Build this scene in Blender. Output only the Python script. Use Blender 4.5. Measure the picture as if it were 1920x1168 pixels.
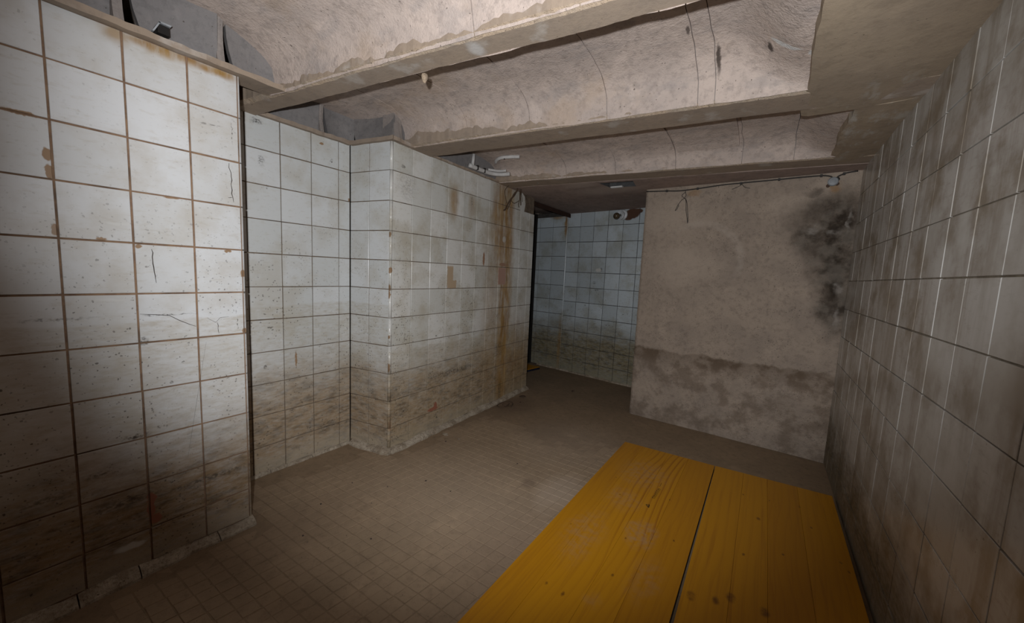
import bpy, math, random
from mathutils import Vector, Matrix, noise as mnoise

random.seed(7)
for o in list(bpy.data.objects):
    bpy.data.objects.remove(o)
SC = bpy.context.scene
COL = SC.collection

# ---------------------------------------------------------------- camera, world, light, exposure
F_PX, YAW, PITCH, ROLL = 703.82, 0.59222, -0.10320, 0.04419
CAM = Vector((0.0, 0.0, 1.0))
_f = Vector((-math.sin(YAW) * math.cos(PITCH), math.cos(YAW) * math.cos(PITCH), math.sin(PITCH)))
_r0 = Vector((math.cos(YAW), math.sin(YAW), 0))
_u0 = _r0.cross(_f)
_r = math.cos(ROLL) * _r0 + math.sin(ROLL) * _u0
_u = -math.sin(ROLL) * _r0 + math.cos(ROLL) * _u0
cam = bpy.data.cameras.new('camera')
cam.sensor_width = 36.0
cam.sensor_fit = 'HORIZONTAL'
cam.lens = F_PX / 1920 * 36
cam.clip_start = 0.02
cam_o = bpy.data.objects.new('camera', cam)
COL.objects.link(cam_o)
cam_o.matrix_world = Matrix(((_r.x, _u.x, -_f.x, CAM.x), (_r.y, _u.y, -_f.y, CAM.y), (_r.z, _u.z, -_f.z, CAM.z), (0, 0, 0, 1)))
SC.camera = cam_o

w = bpy.data.worlds.new('world')
w.use_nodes = True
w.node_tree.nodes['Background'].inputs[0].default_value = (0.0, 0.0, 0.0, 1)
SC.world = w

# the photographer's flash, a hand's breadth behind and above the lens
fl = bpy.data.lights.new('camera_flash', 'SPOT')
fl.energy = 95
fl.color = (0.97, 0.985, 1.0)
fl.spot_size = math.radians(110.5)
fl.spot_blend = 0.5
fl.shadow_soft_size = 0.012
fl_o = bpy.data.objects.new('camera_flash', fl)
COL.objects.link(fl_o)
fl_o.location = (0.0, -0.09, 1.045)
fl_o.rotation_euler = Vector((-0.525, 0.85, 0.115)).to_track_quat('-Z', 'Y').to_euler()

# added warm fill behind the camera to tint dim corners, no actual lamp
wl = bpy.data.lights.new('warm_fill', 'POINT')
wl.energy = 1.2
wl.color = (1.0, 0.62, 0.34)
wl.shadow_soft_size = 0.08
wl_o = bpy.data.objects.new('warm_fill', wl)
COL.objects.link(wl_o)
wl_o.location = (-0.55, -1.2, 1.35)

vs = SC.view_settings
vs.view_transform = 'Standard'
vs.look = 'None'
vs.exposure = 0.0
vs.gamma = 1.0
vs.use_curve_mapping = False

# ---------------------------------------------------------------- node helpers
class NT:
    def __init__(s, name):
        s.m = bpy.data.materials.new(name)
        s.m.use_nodes = True
        s.t = s.m.node_tree
        s.b = s.t.nodes['Principled BSDF']
        s.P = s.node('ShaderNodeNewGeometry').outputs['Position']
    def node(s, ty, **kw):
        n = s.t.nodes.new(ty)
        for k, v in kw.items():
            setattr(n, k, v)
        return n
    def put(s, sock, v):
        if isinstance(v, bpy.types.NodeSocket):
            s.t.links.new(v, sock)
        elif isinstance(v, (tuple, list)) and len(v) == 3 and sock.type == 'RGBA':
            sock.default_value = (*v, 1)
        else:
            sock.default_value = v
    def math(s, op, a, b=0.0, clamp=False):
        n = s.node('ShaderNodeMath', operation=op, use_clamp=clamp)
        s.put(n.inputs[0], a); s.put(n.inputs[1], b)
        return n.outputs[0]
    def vmath(s, op, a, b=(0, 0, 0)):
        n = s.node('ShaderNodeVectorMath', operation=op)
        s.put(n.inputs[0], a); s.put(n.inputs[1], b)
        return n.outputs['Value'] if op in ('LENGTH', 'DISTANCE', 'DOT_PRODUCT') else n.outputs[0]
    def mix(s, fac, a, b, mode='MIX'):
        n = s.node('ShaderNodeMix', data_type='RGBA', blend_type=mode)
        s.put(n.inputs[0], fac); s.put(n.inputs[6], a); s.put(n.inputs[7], b)
        return n.outputs[2]
    def rng(s, v, a, b, c=0.0, d=1.0, smooth=True):
        n = s.node('ShaderNodeMapRange')
        n.interpolation_type = 'SMOOTHSTEP' if smooth else 'LINEAR'
        s.put(n.inputs[0], v)
        for i, x in enumerate((a, b, c, d)):
            s.put(n.inputs[i + 1], x)
        return n.outputs[0]
    def scale(s, v, sc):
        return s.vmath('MULTIPLY', v, sc)
    def noise(s, scale, detail=4, rough=0.55, vec=None, stretch=None, color=False):
        v = vec or s.P
        if stretch:
            v = s.scale(v, stretch)
        n = s.node('ShaderNodeTexNoise')
        s.put(n.inputs['Vector'], v)
        n.inputs['Scale'].default_value = scale
        n.inputs['Detail'].default_value = detail
        n.inputs['Roughness'].default_value = rough
        return n.outputs['Color' if color else 'Fac']
    def voro(s, scale, vec=None, feature='F1', out='Distance'):
        n = s.node('ShaderNodeTexVoronoi', feature=feature)
        s.put(n.inputs['Vector'], vec or s.P)
        n.inputs['Scale'].default_value = scale
        return n.outputs[out]
    def warp(s, amp, scale, detail=3):
        c = s.noise(scale, detail, color=True)
        d = s.vmath('SUBTRACT', c, (0.5, 0.5, 0.5))
        return s.vmath('ADD', s.P, s.scale(d, (amp, amp, amp)))
    def blob(s, vec, c, r, soft=0.3):
        d = s.vmath('LENGTH', s.vmath('MULTIPLY', s.vmath('SUBTRACT', vec, c), tuple(1 / max(x, 1e-4) for x in r)))
        return s.rng(d, 1 + soft, 1 - soft)
    def box(s, vec, c, r, soft=0.1):
        x, y, z = s.sep(s.vmath('ABSOLUTE', s.vmath('MULTIPLY', s.vmath('SUBTRACT', vec, c), tuple(1 / v for v in r))))
        return s.rng(s.math('MAXIMUM', x, s.math('MAXIMUM', y, z)), 1 + soft, 1 - soft)
    def blobs(s, vec, lst):
        out = None
        for c, r, *k in lst:
            m = s.box(vec, c, r, 0.1) if k and k[0] == 'b' else s.blob(vec, c, r, k[0] if k else 0.3)
            if len(k) > 1:
                m = s.math('MULTIPLY', m, k[1])
            out = m if out is None else s.math('MAXIMUM', out, m)
        return out
    def sep(s, vec=None):
        n = s.node('ShaderNodeSeparateXYZ')
        s.put(n.inputs[0], vec or s.P)
        return n.outputs
    def specks(s, scale, size, density, vec=None):
        # sparse dots: only a share of the cells carry one
        n = s.node('ShaderNodeTexVoronoi')
        s.put(n.inputs['Vector'], vec or s.P)
        n.inputs['Scale'].default_value = scale
        d = n.outputs['Distance']
        r = s.sep(n.outputs['Color'])[0]
        sz = s.math('MULTIPLY', s.rng(r, 1 - density, 1.0, 0.0, 1.0, False), size)
        return s.rng(s.math('SUBTRACT', d, sz), 0.03, 0.0)
    def rand(s):
        return s.node('ShaderNodeObjectInfo').outputs['Random']
    def done(s, col, rough=0.6, bump=None, strength=0.3, dist=0.004, spec=0.5, metallic=0.0):
        s.put(s.b.inputs['Base Color'], col)
        s.put(s.b.inputs['Roughness'], rough)
        s.b.inputs['Specular IOR Level'].default_value = spec
        s.b.inputs['Metallic'].default_value = metallic
        if bump is not None:
            n = s.node('ShaderNodeBump')
            n.inputs['Strength'].default_value = strength
            n.inputs['Distance'].default_value = dist
            s.put(n.inputs['Height'], bump)
            s.t.links.new(n.outputs[0], s.b.inputs['Normal'])
        return s.m

def plain(name, col, rough=0.6, metallic=0.0, var=0.25, scale=30):
    t = NT(name)
    n = t.noise(scale, 5)
    c = t.mix(t.rng(n, 0.3, 0.7), tuple(x * (1 - var) for x in col), tuple(min(1, x * (1 + var)) for x in col))
    return t.done(c, rough, n, 0.25, 0.003, metallic=metallic)

# ---------------------------------------------------------------- materials
def tile_mat(name, white_a, white_b, film, film_amt, dirt, dirt_top, dirt_span, tide=None, speck=0.35, marks=(), chips=(), rust=(), pale=(), dirt_amt=1.0, streak=0.0):
    # returns a builder: each tile only carries the stains and chips that reach it
    cache = {}
    flat_chips = [(cc, it) for cc, lst in chips for it in lst]
    def hits(it, lo, hi):
        c, r, *k = it
        e = 1.1 if (k and k[0] == 'b') else 1 + (k[0] if k else 0.3)
        return all(c[i] - r[i] * e - 0.014 < hi[i] and c[i] + r[i] * e + 0.014 > lo[i] for i in range(3))
    def get(lo, hi):
        mk = [i for i, it in enumerate(marks) if hits(it, lo, hi)]
        ck = [i for i, (_, it) in enumerate(flat_chips) if hits(it, lo, hi)]
        rk = [i for i, it in enumerate(rust) if hits(it, lo, hi)]
        pk = [i for i, it in enumerate(pale) if hits(it, lo, hi)]
        key = (tuple(mk), tuple(ck), tuple(rk), tuple(pk))
        if key not in cache:
            nm = name if not any(key) else '%s_marked_%d' % (name, len(cache))
            M[nm] = build(nm, [marks[i] for i in mk], [flat_chips[i] for i in ck], [rust[i] for i in rk], [pale[i] for i in pk])
            cache[key] = nm
        return cache[key]
    def build(nm, mk, ck, rk, pk):
        t = NT(nm)
        wf = t.warp(0.012, 70, 2)
        wp = t.warp(0.02, 22, 2) if (rk or pk) else None
        z = t.sep()[2]
        col = t.mix(t.rng(t.rand(), 0, 1), white_a, white_b)
        # thin yellowish film in clouds, and fine horizontal scuffs
        n1 = t.noise(5.5, 5, 0.6)
        col = t.mix(t.math('MULTIPLY', t.rng(n1, 0.42, 0.68), film_amt), col, film)
        n2 = t.noise(26, 5, 0.65, stretch=(1, 1, 3.5))
        col = t.mix(t.math('MULTIPLY', t.rng(n2, 0.52, 0.72), 0.28), col, film)
        if streak:
            n3 = t.noise(16, 5, 0.6, stretch=(1, 1, 0.12))
            col = t.mix(t.math('MULTIPLY', t.rng(n3, 0.48, 0.66), streak), col, film)
        if tide is not None:
            e = t.math('ADD', z, t.math('MULTIPLY', t.math('SUBTRACT', n1, 0.5), 0.05))
            m = t.math('MULTIPLY', t.rng(e, tide + 0.006, tide - 0.006), t.rng(n2, 0.25, 0.75, 0.10, 0.50))
            col = t.mix(m, col, film)
        # flood dirt on the lower courses
        dn = t.noise(6, 5, 0.62, stretch=(1, 1, 1.8))
        e = t.math('ADD', z, t.math('MULTIPLY', t.math('SUBTRACT', dn, 0.5), 0.34))
        dm = t.math('MULTIPLY', t.rng(e, dirt_top, dirt_top - dirt_span), dirt_amt)
        dm = t.math('MULTIPLY', dm, t.rng(n2, 0.3, 0.65, 0.74, 1.0))
        dcol = t.mix(t.rng(t.noise(14, 5, 0.65, stretch=(1, 1, 2.5)), 0.42, 0.70), dirt, tuple(x * 0.48 for x in dirt))
        col = t.mix(dm, col, dcol)
        wash = t.rng(t.math('ADD', z, t.math('MULTIPLY', t.math('SUBTRACT', dn, 0.5), 0.12)), 0.13, 0.03)
        col = t.mix(t.math('MULTIPLY', wash, t.rng(n2, 0.35, 0.65, 0.15, 0.6)), col, film)
        # fly specks and splashes, denser in clouds
        cl = t.rng(n1, 0.36, 0.60, 0.15, 1.0)
        low = t.rng(z, 1.3, 0.6, 0.30, 1.0)
        sp = t.math('MAXIMUM', t.specks(38, 0.155, speck * 0.8, wf), t.math('MULTIPLY', t.specks(110, 0.40, speck * 0.9, wf), 0.75))
        sp = t.math('MULTIPLY', t.math('MULTIPLY', sp, t.math('MULTIPLY', cl, low)), 0.85)
        col = t.mix(sp, col, (0.045, 0.032, 0.024))
        if rk:
            rm = t.math('MULTIPLY', t.blobs(wp, rk), t.rng(t.noise(22, 5, 0.65, stretch=(1, 1, 0.25)), 0.32, 0.58, 0.5, 1.0))
            col = t.mix(rm, col, t.mix(t.rng(t.noise(12, 3), 0.3, 0.7), (0.25, 0.125, 0.028), (0.37, 0.225, 0.075)))
        if pk:
            col = t.mix(t.math('MULTIPLY', t.blobs(wp, pk), 0.6), col, (0.62, 0.62, 0.6))
        if mk:
            brk = t.rng(t.noise(75, 4, 0.7, stretch=(1, 1, 1.6)), 0.40, 0.62, 0.05, 1.0)
            col = t.mix(t.math('MULTIPLY', t.math('MULTIPLY', t.blobs(wf, mk), brk), 0.9), col, (0.035, 0.026, 0.02))
        for cc, it in ck:
            col = t.mix(t.blobs(wf, [it]), col, cc)
        hgt = t.math('MULTIPLY', t.rng(z, dirt_top, dirt_top - dirt_span, 0.12, 1.0), t.noise(60, 3))
        rough = t.math('ADD', 0.27, t.math('MULTIPLY', dm, 0.45))
        return t.done(col, rough, hgt, 0.35, 0.003)
    return get

BRICK = (0.27, 0.105, 0.065)
BROWN = (0.31, 0.205, 0.125)
M, TM = {}, {}
xa, xb = -1.552, -1.874
TM['tileA'] = tile_mat('glazed_tile_white', (0.66, 0.675, 0.69), (0.60, 0.61, 0.615), (0.42, 0.37, 0.29), 0.42, (0.24, 0.16, 0.086), 0.54, 0.32, tide=0.80, speck=0.5,
    marks=[((xa, 0.31, 0.742), (0.02, 0.012, 0.012)), ((xa, 0.28, 0.447), (0.02, 0.028, 0.009), 0.6), ((xa, 0.484, 1.437), (0.02, 0.014, 0.004), 0.5, 0.6),
           ((xa, 0.51, 1.44), (0.02, 0.02, 0.002), 0.5, 0.7), ((xa, 0.335, 0.462), (0.02, 0.006, 0.005)), ((xa, 0.556, 0.78), (0.02, 0.0015, 0.03)), ((xa, 0.557, 1.43), (0.02, 0.0015, 0.035)),
           ((xa, 0.47, 0.235), (0.02, 0.13, 0.012), 0.7, 0.8), ((xa, 0.25, 0.25), (0.02, 0.08, 0.012), 0.7, 0.8), ((xa, 0.365, 0.82), (0.02, 0.06, 0.0025), 0.4, 0.8),
           ((xa, 0.20, 0.36), (0.02, 0.04, 0.008), 0.7, 0.8), ((xa, 0.10, 0.33), (0.02, 0.05, 0.012), 0.7, 0.7), ((xa, 0.14, 0.822), (0.02, 0.06, 0.004), 0.6, 0.7), ((xa, 0.40, 0.66), (0.02, 0.004, 0.004)), ((xa, 0.37, 0.60), (0.02, 0.005, 0.005))],
    chips=[(BRICK, [((xa, 0.307, 0.236), (0.02, 0.012, 0.018), 0.12), ((xa, 0.304, 0.20), (0.02, 0.010, 0.03), 0.12), ((xa, 0.313, 0.163), (0.02, 0.016, 0.017), 0.12)]),
           (BROWN, [((xa, 0.150, 1.25), (0.02, 0.009, 0.016), 0.15), ((xa, 0.152, 1.205), (0.02, 0.008, 0.022), 0.15), ((xa, 0.153, 1.06), (0.02, 0.007, 0.016), 0.15), ((xa, 0.578, 0.954), (0.02, 0.009, 0.013), 0.15),
                    ((xa, 0.578, 0.748), (0.02, 0.009, 0.01), 0.15), ((xa, 0.11, 1.338), (0.02, 0.03, 0.006), 0.2), ((xa, 0.235, 1.043), (0.02, 0.012, 0.005), 0.2), ((xa, 0.31, 1.03), (0.02, 0.008, 0.007), 0.2), ((xa, 0.39, 1.186), (0.02, 0.02, 0.004), 0.2), ((xa, 0.535, 1.03), (0.02, 0.012, 0.005), 0.2)])],
    rust=[((xa, 0.40, 1.615), (0.02, 0.10, 0.018), 0.6), ((xa, 0.52, 1.612), (0.02, 0.06, 0.014), 0.6), ((xa, 0.29, 1.612), (0.02, 0.03, 0.025), 0.6, 0.7)],
    pale=[((xa, 0.253, 0.103), (0.02, 0.034, 0.012), 0.25), ((xa, 0.245, 0.87), (0.02, 0.03, 0.004), 0.3), ((xa, 0.27, 1.09), (0.02, 0.03, 0.004), 0.3)])
TM['tileB'] = tile_mat('glazed_tile_white_recess', (0.66, 0.68, 0.69), (0.59, 0.61, 0.61), (0.42, 0.375, 0.29), 0.42, (0.31, 0.225, 0.14), 0.66, 0.42, tide=0.80, speck=0.5,
    marks=[((xb, 0.763, 1.60), (0.03, 0.02, 0.012), 0.6), ((xb, 0.778, 1.44), (0.03, 0.012, 0.02), 0.5, 0.7), ((xb, 0.80, 0.70), (0.03, 0.012, 0.005)), ((xb, 0.775, 0.515), (0.03, 0.007, 0.010)), ((xb, 0.89, 0.275), (0.03, 0.012, 0.010), 0.5),
           ((xb, 1.10, 1.52), (0.03, 0.008, 0.01)), ((xb, 1.058, 0.14), (0.03, 0.04, 0.03), 0.7, 0.6), ((xb, 0.80, 1.33), (0.03, 0.005, 0.01))],
    chips=[(BROWN, [((xb, 0.913, 0.53), (0.02, 0.005, 0.04), 0.2), ((xb, 1.196, 1.345), (0.02, 0.006, 0.01), 0.2), ((xb, 1.05, 1.59), (0.02, 0.012, 0.006), 0.2)])])
cy = 1.25
TM['tileD'] = tile_mat('glazed_tile_stained', (0.70, 0.70, 0.675), (0.60, 0.605, 0.575), (0.40, 0.35, 0.255), 0.6, (0.31, 0.225, 0.135), 0.66, 0.44, tide=0.55, speck=0.5,
    marks=[((-1.605, 1.353, 0.615), (0.03, 0.003, 0.022), 0.2), ((-1.605, 1.33, 1.52), (0.03, 0.012, 0.009)), ((-1.605, 1.36, 1.42), (0.04, 0.05, 0.06), 0.8, 0.35), ((-1.62, 1.90, 1.445), (0.03, 0.01, 0.03), 0.6, 0.7),
           ((-1.615, 1.60, 0.60), (0.03, 0.007, 0.007)), ((-1.62, 1.75, 0.35), (0.04, 0.22, 0.018), 0.8, 0.75), ((-1.635, 2.279, 0.416), (0.04, 0.06, 0.06), 0.3, 0.5), ((-1.635, 2.31, 0.09), (0.04, 0.022, 0.07), 0.4, 0.8),
           ((-1.615, 1.62, 0.09), (0.03, 0.012, 0.008)), ((-1.605, 1.38, 0.30), (0.05, 0.08, 0.02), 0.8, 0.5)],
    chips=[((0.46, 0.35, 0.24), [((-1.616, 1.712, 0.955), (0.03, 0.026, 0.068), 'b'), ((-1.616, 1.74, 0.91), (0.03, 0.03, 0.026), 'b')]),
           ((0.40, 0.24, 0.18), [((-1.634, 2.281, 0.97), (0.04, 0.048, 0.062), 'b')]),
           ((0.33, 0.19, 0.12), [((-1.626, 2.049, 1.085), (0.02, 0.012, 0.05), 0.2), ((-1.634, 2.29, 1.055), (0.02, 0.05, 0.014), 0.2)]),
           (BRICK, [((-1.611, 1.606, 0.168), (0.02, 0.016, 0.024), 0.12), ((-1.611, 1.585, 0.150), (0.02, 0.045, 0.012), 0.15)]),
           (BROWN, [((-1.602, 1.254, 0.984), (0.03, 0.014, 0.016), 0.15), ((-1.602, 1.25, 0.875), (0.03, 0.008, 0.045), 0.15), ((-1.602, 1.25, 1.165), (0.03, 0.009, 0.013), 0.2), ((-1.602, 1.25, 0.635), (0.03, 0.008, 0.01), 0.2), ((-1.602, 1.25, 0.47), (0.03, 0.009, 0.025), 0.2), ((-1.602, 1.262, 0.15), (0.03, 0.008, 0.03), 0.2)])],
    rust=[((-1.64, 2.24, 1.35), (0.1, 0.11, 0.36), 0.5, 0.85), ((-1.64, 2.33, 0.9), (0.1, 0.085, 1.1), 0.5, 0.95), ((-1.64, 2.16, 0.75), (0.1, 0.10, 0.55), 0.9, 0.45), ((-1.62, 1.73, 1.41), (0.1, 0.035, 0.085), 0.6, 0.7), ((-1.64, 2.5, 0.35), (0.1, 0.22, 0.3), 0.9, 0.45), ((-1.63, 1.9, 1.42), (0.1, 0.03, 0.07), 0.7, 0.5)],
    pale=[((-1.64, 2.29, 1.24), (0.03, 0.022, 0.022), 0.2)])
TM['tileE'] = tile_mat('glazed_tile_bluish', (0.57, 0.64, 0.69), (0.47, 0.53, 0.57), (0.30, 0.29, 0.22), 0.5, (0.215, 0.175, 0.095), 0.66, 0.36, speck=0.35,
    marks=[((-1.33, 3.47, 1.065), (0.012, 0.03, 0.018), 0.4), ((-1.395, 3.48, 0.937), (0.018, 0.03, 0.012), 0.5), ((-1.365, 3.475, 0.87), (0.02, 0.03, 0.012), 0.5), ((-1.16, 3.45, 0.34), (0.012, 0.03, 0.016), 0.5), ((-1.48, 3.49, 0.71), (0.008, 0.03, 0.01))],
    chips=[((0.095, 0.05, 0.033), [((-1.06, 3.438, 1.575), (0.07, 0.03, 0.045), 0.15), ((-1.10, 3.44, 1.545), (0.05, 0.03, 0.03), 0.15), ((-1.01, 3.43, 1.592), (0.045, 0.03, 0.022), 0.15)]),
           ((0.6, 0.6, 0.58), [((-1.36, 3.47, 1.06), (0.03, 0.03, 0.018), 0.2)])],
    rust=[((-1.755, 3.53, 1.50), (0.018, 0.05, 0.10), 0.4, 0.95), ((-1.76, 3.53, 0.25), (0.02, 0.06, 0.25), 0.7, 0.6), ((-1.85, 3.53, 1.59), (0.09, 0.06, 0.02), 0.6, 0.7)])
TM['tileG'] = tile_mat('glazed_tile_filmed', (0.55, 0.54, 0.52), (0.46, 0.445, 0.42), (0.235, 0.19, 0.135), 0.9, (0.125, 0.095, 0.05), 0.45, 0.35, speck=0.22, streak=0.5,
    pale=[((0.35, 1.40, 1.07), (0.03, 0.05, 0.07), 0.5), ((0.35, 1.06, 0.95), (0.03, 0.10, 0.20), 0.6), ((0.35, 1.33, 0.86), (0.03, 0.10, 0.10), 0.7), ((0.35, 1.25, 0.60), (0.03, 0.18, 0.16), 0.7), ((0.35, 1.50, 1.16), (0.03, 0.06, 0.07), 0.6), ((0.35, 1.30, 1.14), (0.03, 0.04, 0.06), 0.6)])

def grout_mat(name, a, b):
    t = NT(name)
    n = t.noise(35, 6, 0.65)
    c = t.mix(t.rng(n, 0.35, 0.7), a, b)
    k = t.rng(t.noise(9, 4), 0.5, 0.7)
    c = t.mix(t.math('MULTIPLY', k, 0.6), c, (0.05, 0.035, 0.027))
    return t.done(c, 0.9, n, 0.5, 0.004)
M['groutA'] = grout_mat('brown_grout', (0.28, 0.175, 0.105), (0.19, 0.115, 0.075))
M['groutB'] = grout_mat('grey_brown_grout', (0.20, 0.15, 0.105), (0.12, 0.09, 0.065))
M['groutE'] = grout_mat('dark_grout', (0.07, 0.065, 0.06), (0.04, 0.035, 0.03))
M['groutG'] = grout_mat('pale_grout', (0.255, 0.215, 0.16), (0.16, 0.125, 0.085))

def concrete(name, a, b, c, scale=4.0, pits=0.35, bump=0.5, extra=None):
    t = NT(name)
    n = t.noise(scale, 6, 0.62)
    col = t.mix(t.rng(n, 0.32, 0.68), a, b)
    n2 = t.noise(scale * 7, 5, 0.72)
    col = t.mix(t.math('MULTIPLY', t.rng(n2, 0.46, 0.68), 0.6), col, c)
    n3 = t.noise(scale * 1.7, 4, 0.6)
    col = t.mix(t.math('MULTIPLY', t.rng(n3, 0.55, 0.72), 0.3), col, tuple(min(1, x * 1.35) for x in a))
    sp = t.specks(130, 0.30, pits, t.warp(0.014, 60, 2))
    sp = t.math('MULTIPLY', sp, t.rng(n3, 0.42, 0.6, 0.15, 1.0))
    col = t.mix(t.math('MULTIPLY', sp, 0.75), col, (0.06, 0.045, 0.035))
    h = t.math('ADD', t.math('MULTIPLY', n2, 0.7), t.math('MULTIPLY', t.noise(scale * 24, 3, 0.7), 0.6))
    if extra:
        col = extra(t, col)
    return t.done(col, 0.92, h, bump, 0.006, spec=0.25)

def vaultx(t, col):
    a = t.noise(9, 6, 0.65, stretch=(0.6, 1.6, 1))
    col = t.mix(t.math('MULTIPLY', t.rng(a, 0.52, 0.66), 0.4), col, (0.30, 0.27, 0.26))
    b = t.noise(3.2, 5, 0.6)
    col = t.mix(t.math('MULTIPLY', t.rng(b, 0.55, 0.7), 0.35), col, (0.46, 0.33, 0.22))
    wp = t.warp(0.02, 25)
    return t.mix(t.blobs(wp, [((-0.02, 1.375, 1.66), (0.036, 0.011, 0.2), 0.3), ((0.045, 1.395, 1.66), (0.010, 0.012, 0.2), 0.3), ((-0.25, 1.16, 1.75), (0.012, 0.02, 0.2), 0.4, 0.6), ((-0.58, 1.55, 1.7), (0.05, 0.006, 0.2), 0.5, 0.6)]), t.mix(t.blobs(wp, [((-0.203, 1.47, 1.76), (0.006, 0.045, 0.2), 0.4, 0.9), ((-0.06, 1.42, 1.7), (0.007, 0.02, 0.2), 0.4, 0.9), ((-1.0, 0.62, 1.77), (0.03, 0.008, 0.2), 0.5, 0.8), ((-0.28, 1.33, 1.76), (0.004, 0.02, 0.2), 0.4, 0.8), ((-0.42, 1.96, 1.72), (0.004, 0.012, 0.2), 0.4, 0.9), ((-0.33, 1.97, 1.72), (0.004, 0.014, 0.2), 0.4, 0.9)]), col, (0.06, 0.045, 0.038)), (0.62, 0.61, 0.6))
M['vault'] = concrete('vault_concrete', (0.56, 0.465, 0.41), (0.465, 0.39, 0.35), (0.30, 0.25, 0.225), 5, 0.14, 0.75, vaultx)
def ribx(t, col):
    wp = t.warp(0.03, 25)
    col = t.mix(t.math('MULTIPLY', t.rng(t.noise(7, 5), 0.58, 0.68), 0.5), col, (0.52, 0.48, 0.44))
    return t.mix(t.blobs(wp, [((-0.74, 0.865, 1.62), (0.022, 0.028, 0.03), 0.5, 0.8)]), col, (0.52, 0.5, 0.48))
M['rib'] = concrete('rib_plaster', (0.345, 0.27, 0.205), (0.31, 0.25, 0.20), (0.25, 0.20, 0.16), 3.5, 0.05, 0.25, ribx)
M['ribedge'] = concrete('broken_rib_edge', (0.52, 0.40, 0.29), (0.42, 0.35, 0.28), (0.24, 0.18, 0.13), 14, 0.35, 0.9)
M['webm'] = concrete('web_plaster', (0.33, 0.29, 0.265), (0.27, 0.24, 0.225), (0.2, 0.175, 0.165), 8, 0.12, 0.5)
M['pocket'] = concrete('bare_grey_concrete', (0.225, 0.21, 0.205), (0.19, 0.18, 0.18), (0.145, 0.138, 0.138), 6, 0.12, 0.3)
M['slab'] = concrete('far_slab_concrete', (0.38, 0.29, 0.25), (0.29, 0.225, 0.2), (0.2, 0.16, 0.14), 3.5, 0.1, 0.3,
    lambda t, c: t.mix(t.math('MULTIPLY', t.blobs(t.warp(0.10, 6), [((-1.02, 2.66, 1.6), (0.24, 0.12, 0.1), 0.5), ((-1.12, 2.46, 1.6), (0.12, 0.06, 0.1), 0.5)]), 0.55), c, (0.52, 0.44, 0.39)))
def bandx(t, col):
    v = t.noise(10, 7, 0.65, stretch=(2.2, 0.8, 1))
    m = t.math('MULTIPLY', t.rng(v, 0.5, 0.66), t.blob(t.warp(0.12, 6), (0.25, 2.05, 1.62), (0.13, 0.45, 0.2), 0.5))
    return t.mix(t.math('MULTIPLY', m, 0.85), col, (0.42, 0.39, 0.35))
M['band'] = concrete('right_band_plaster', (0.345, 0.275, 0.20), (0.30, 0.24, 0.18), (0.24, 0.19, 0.14), 3, 0.06, 0.22, bandx)

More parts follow.
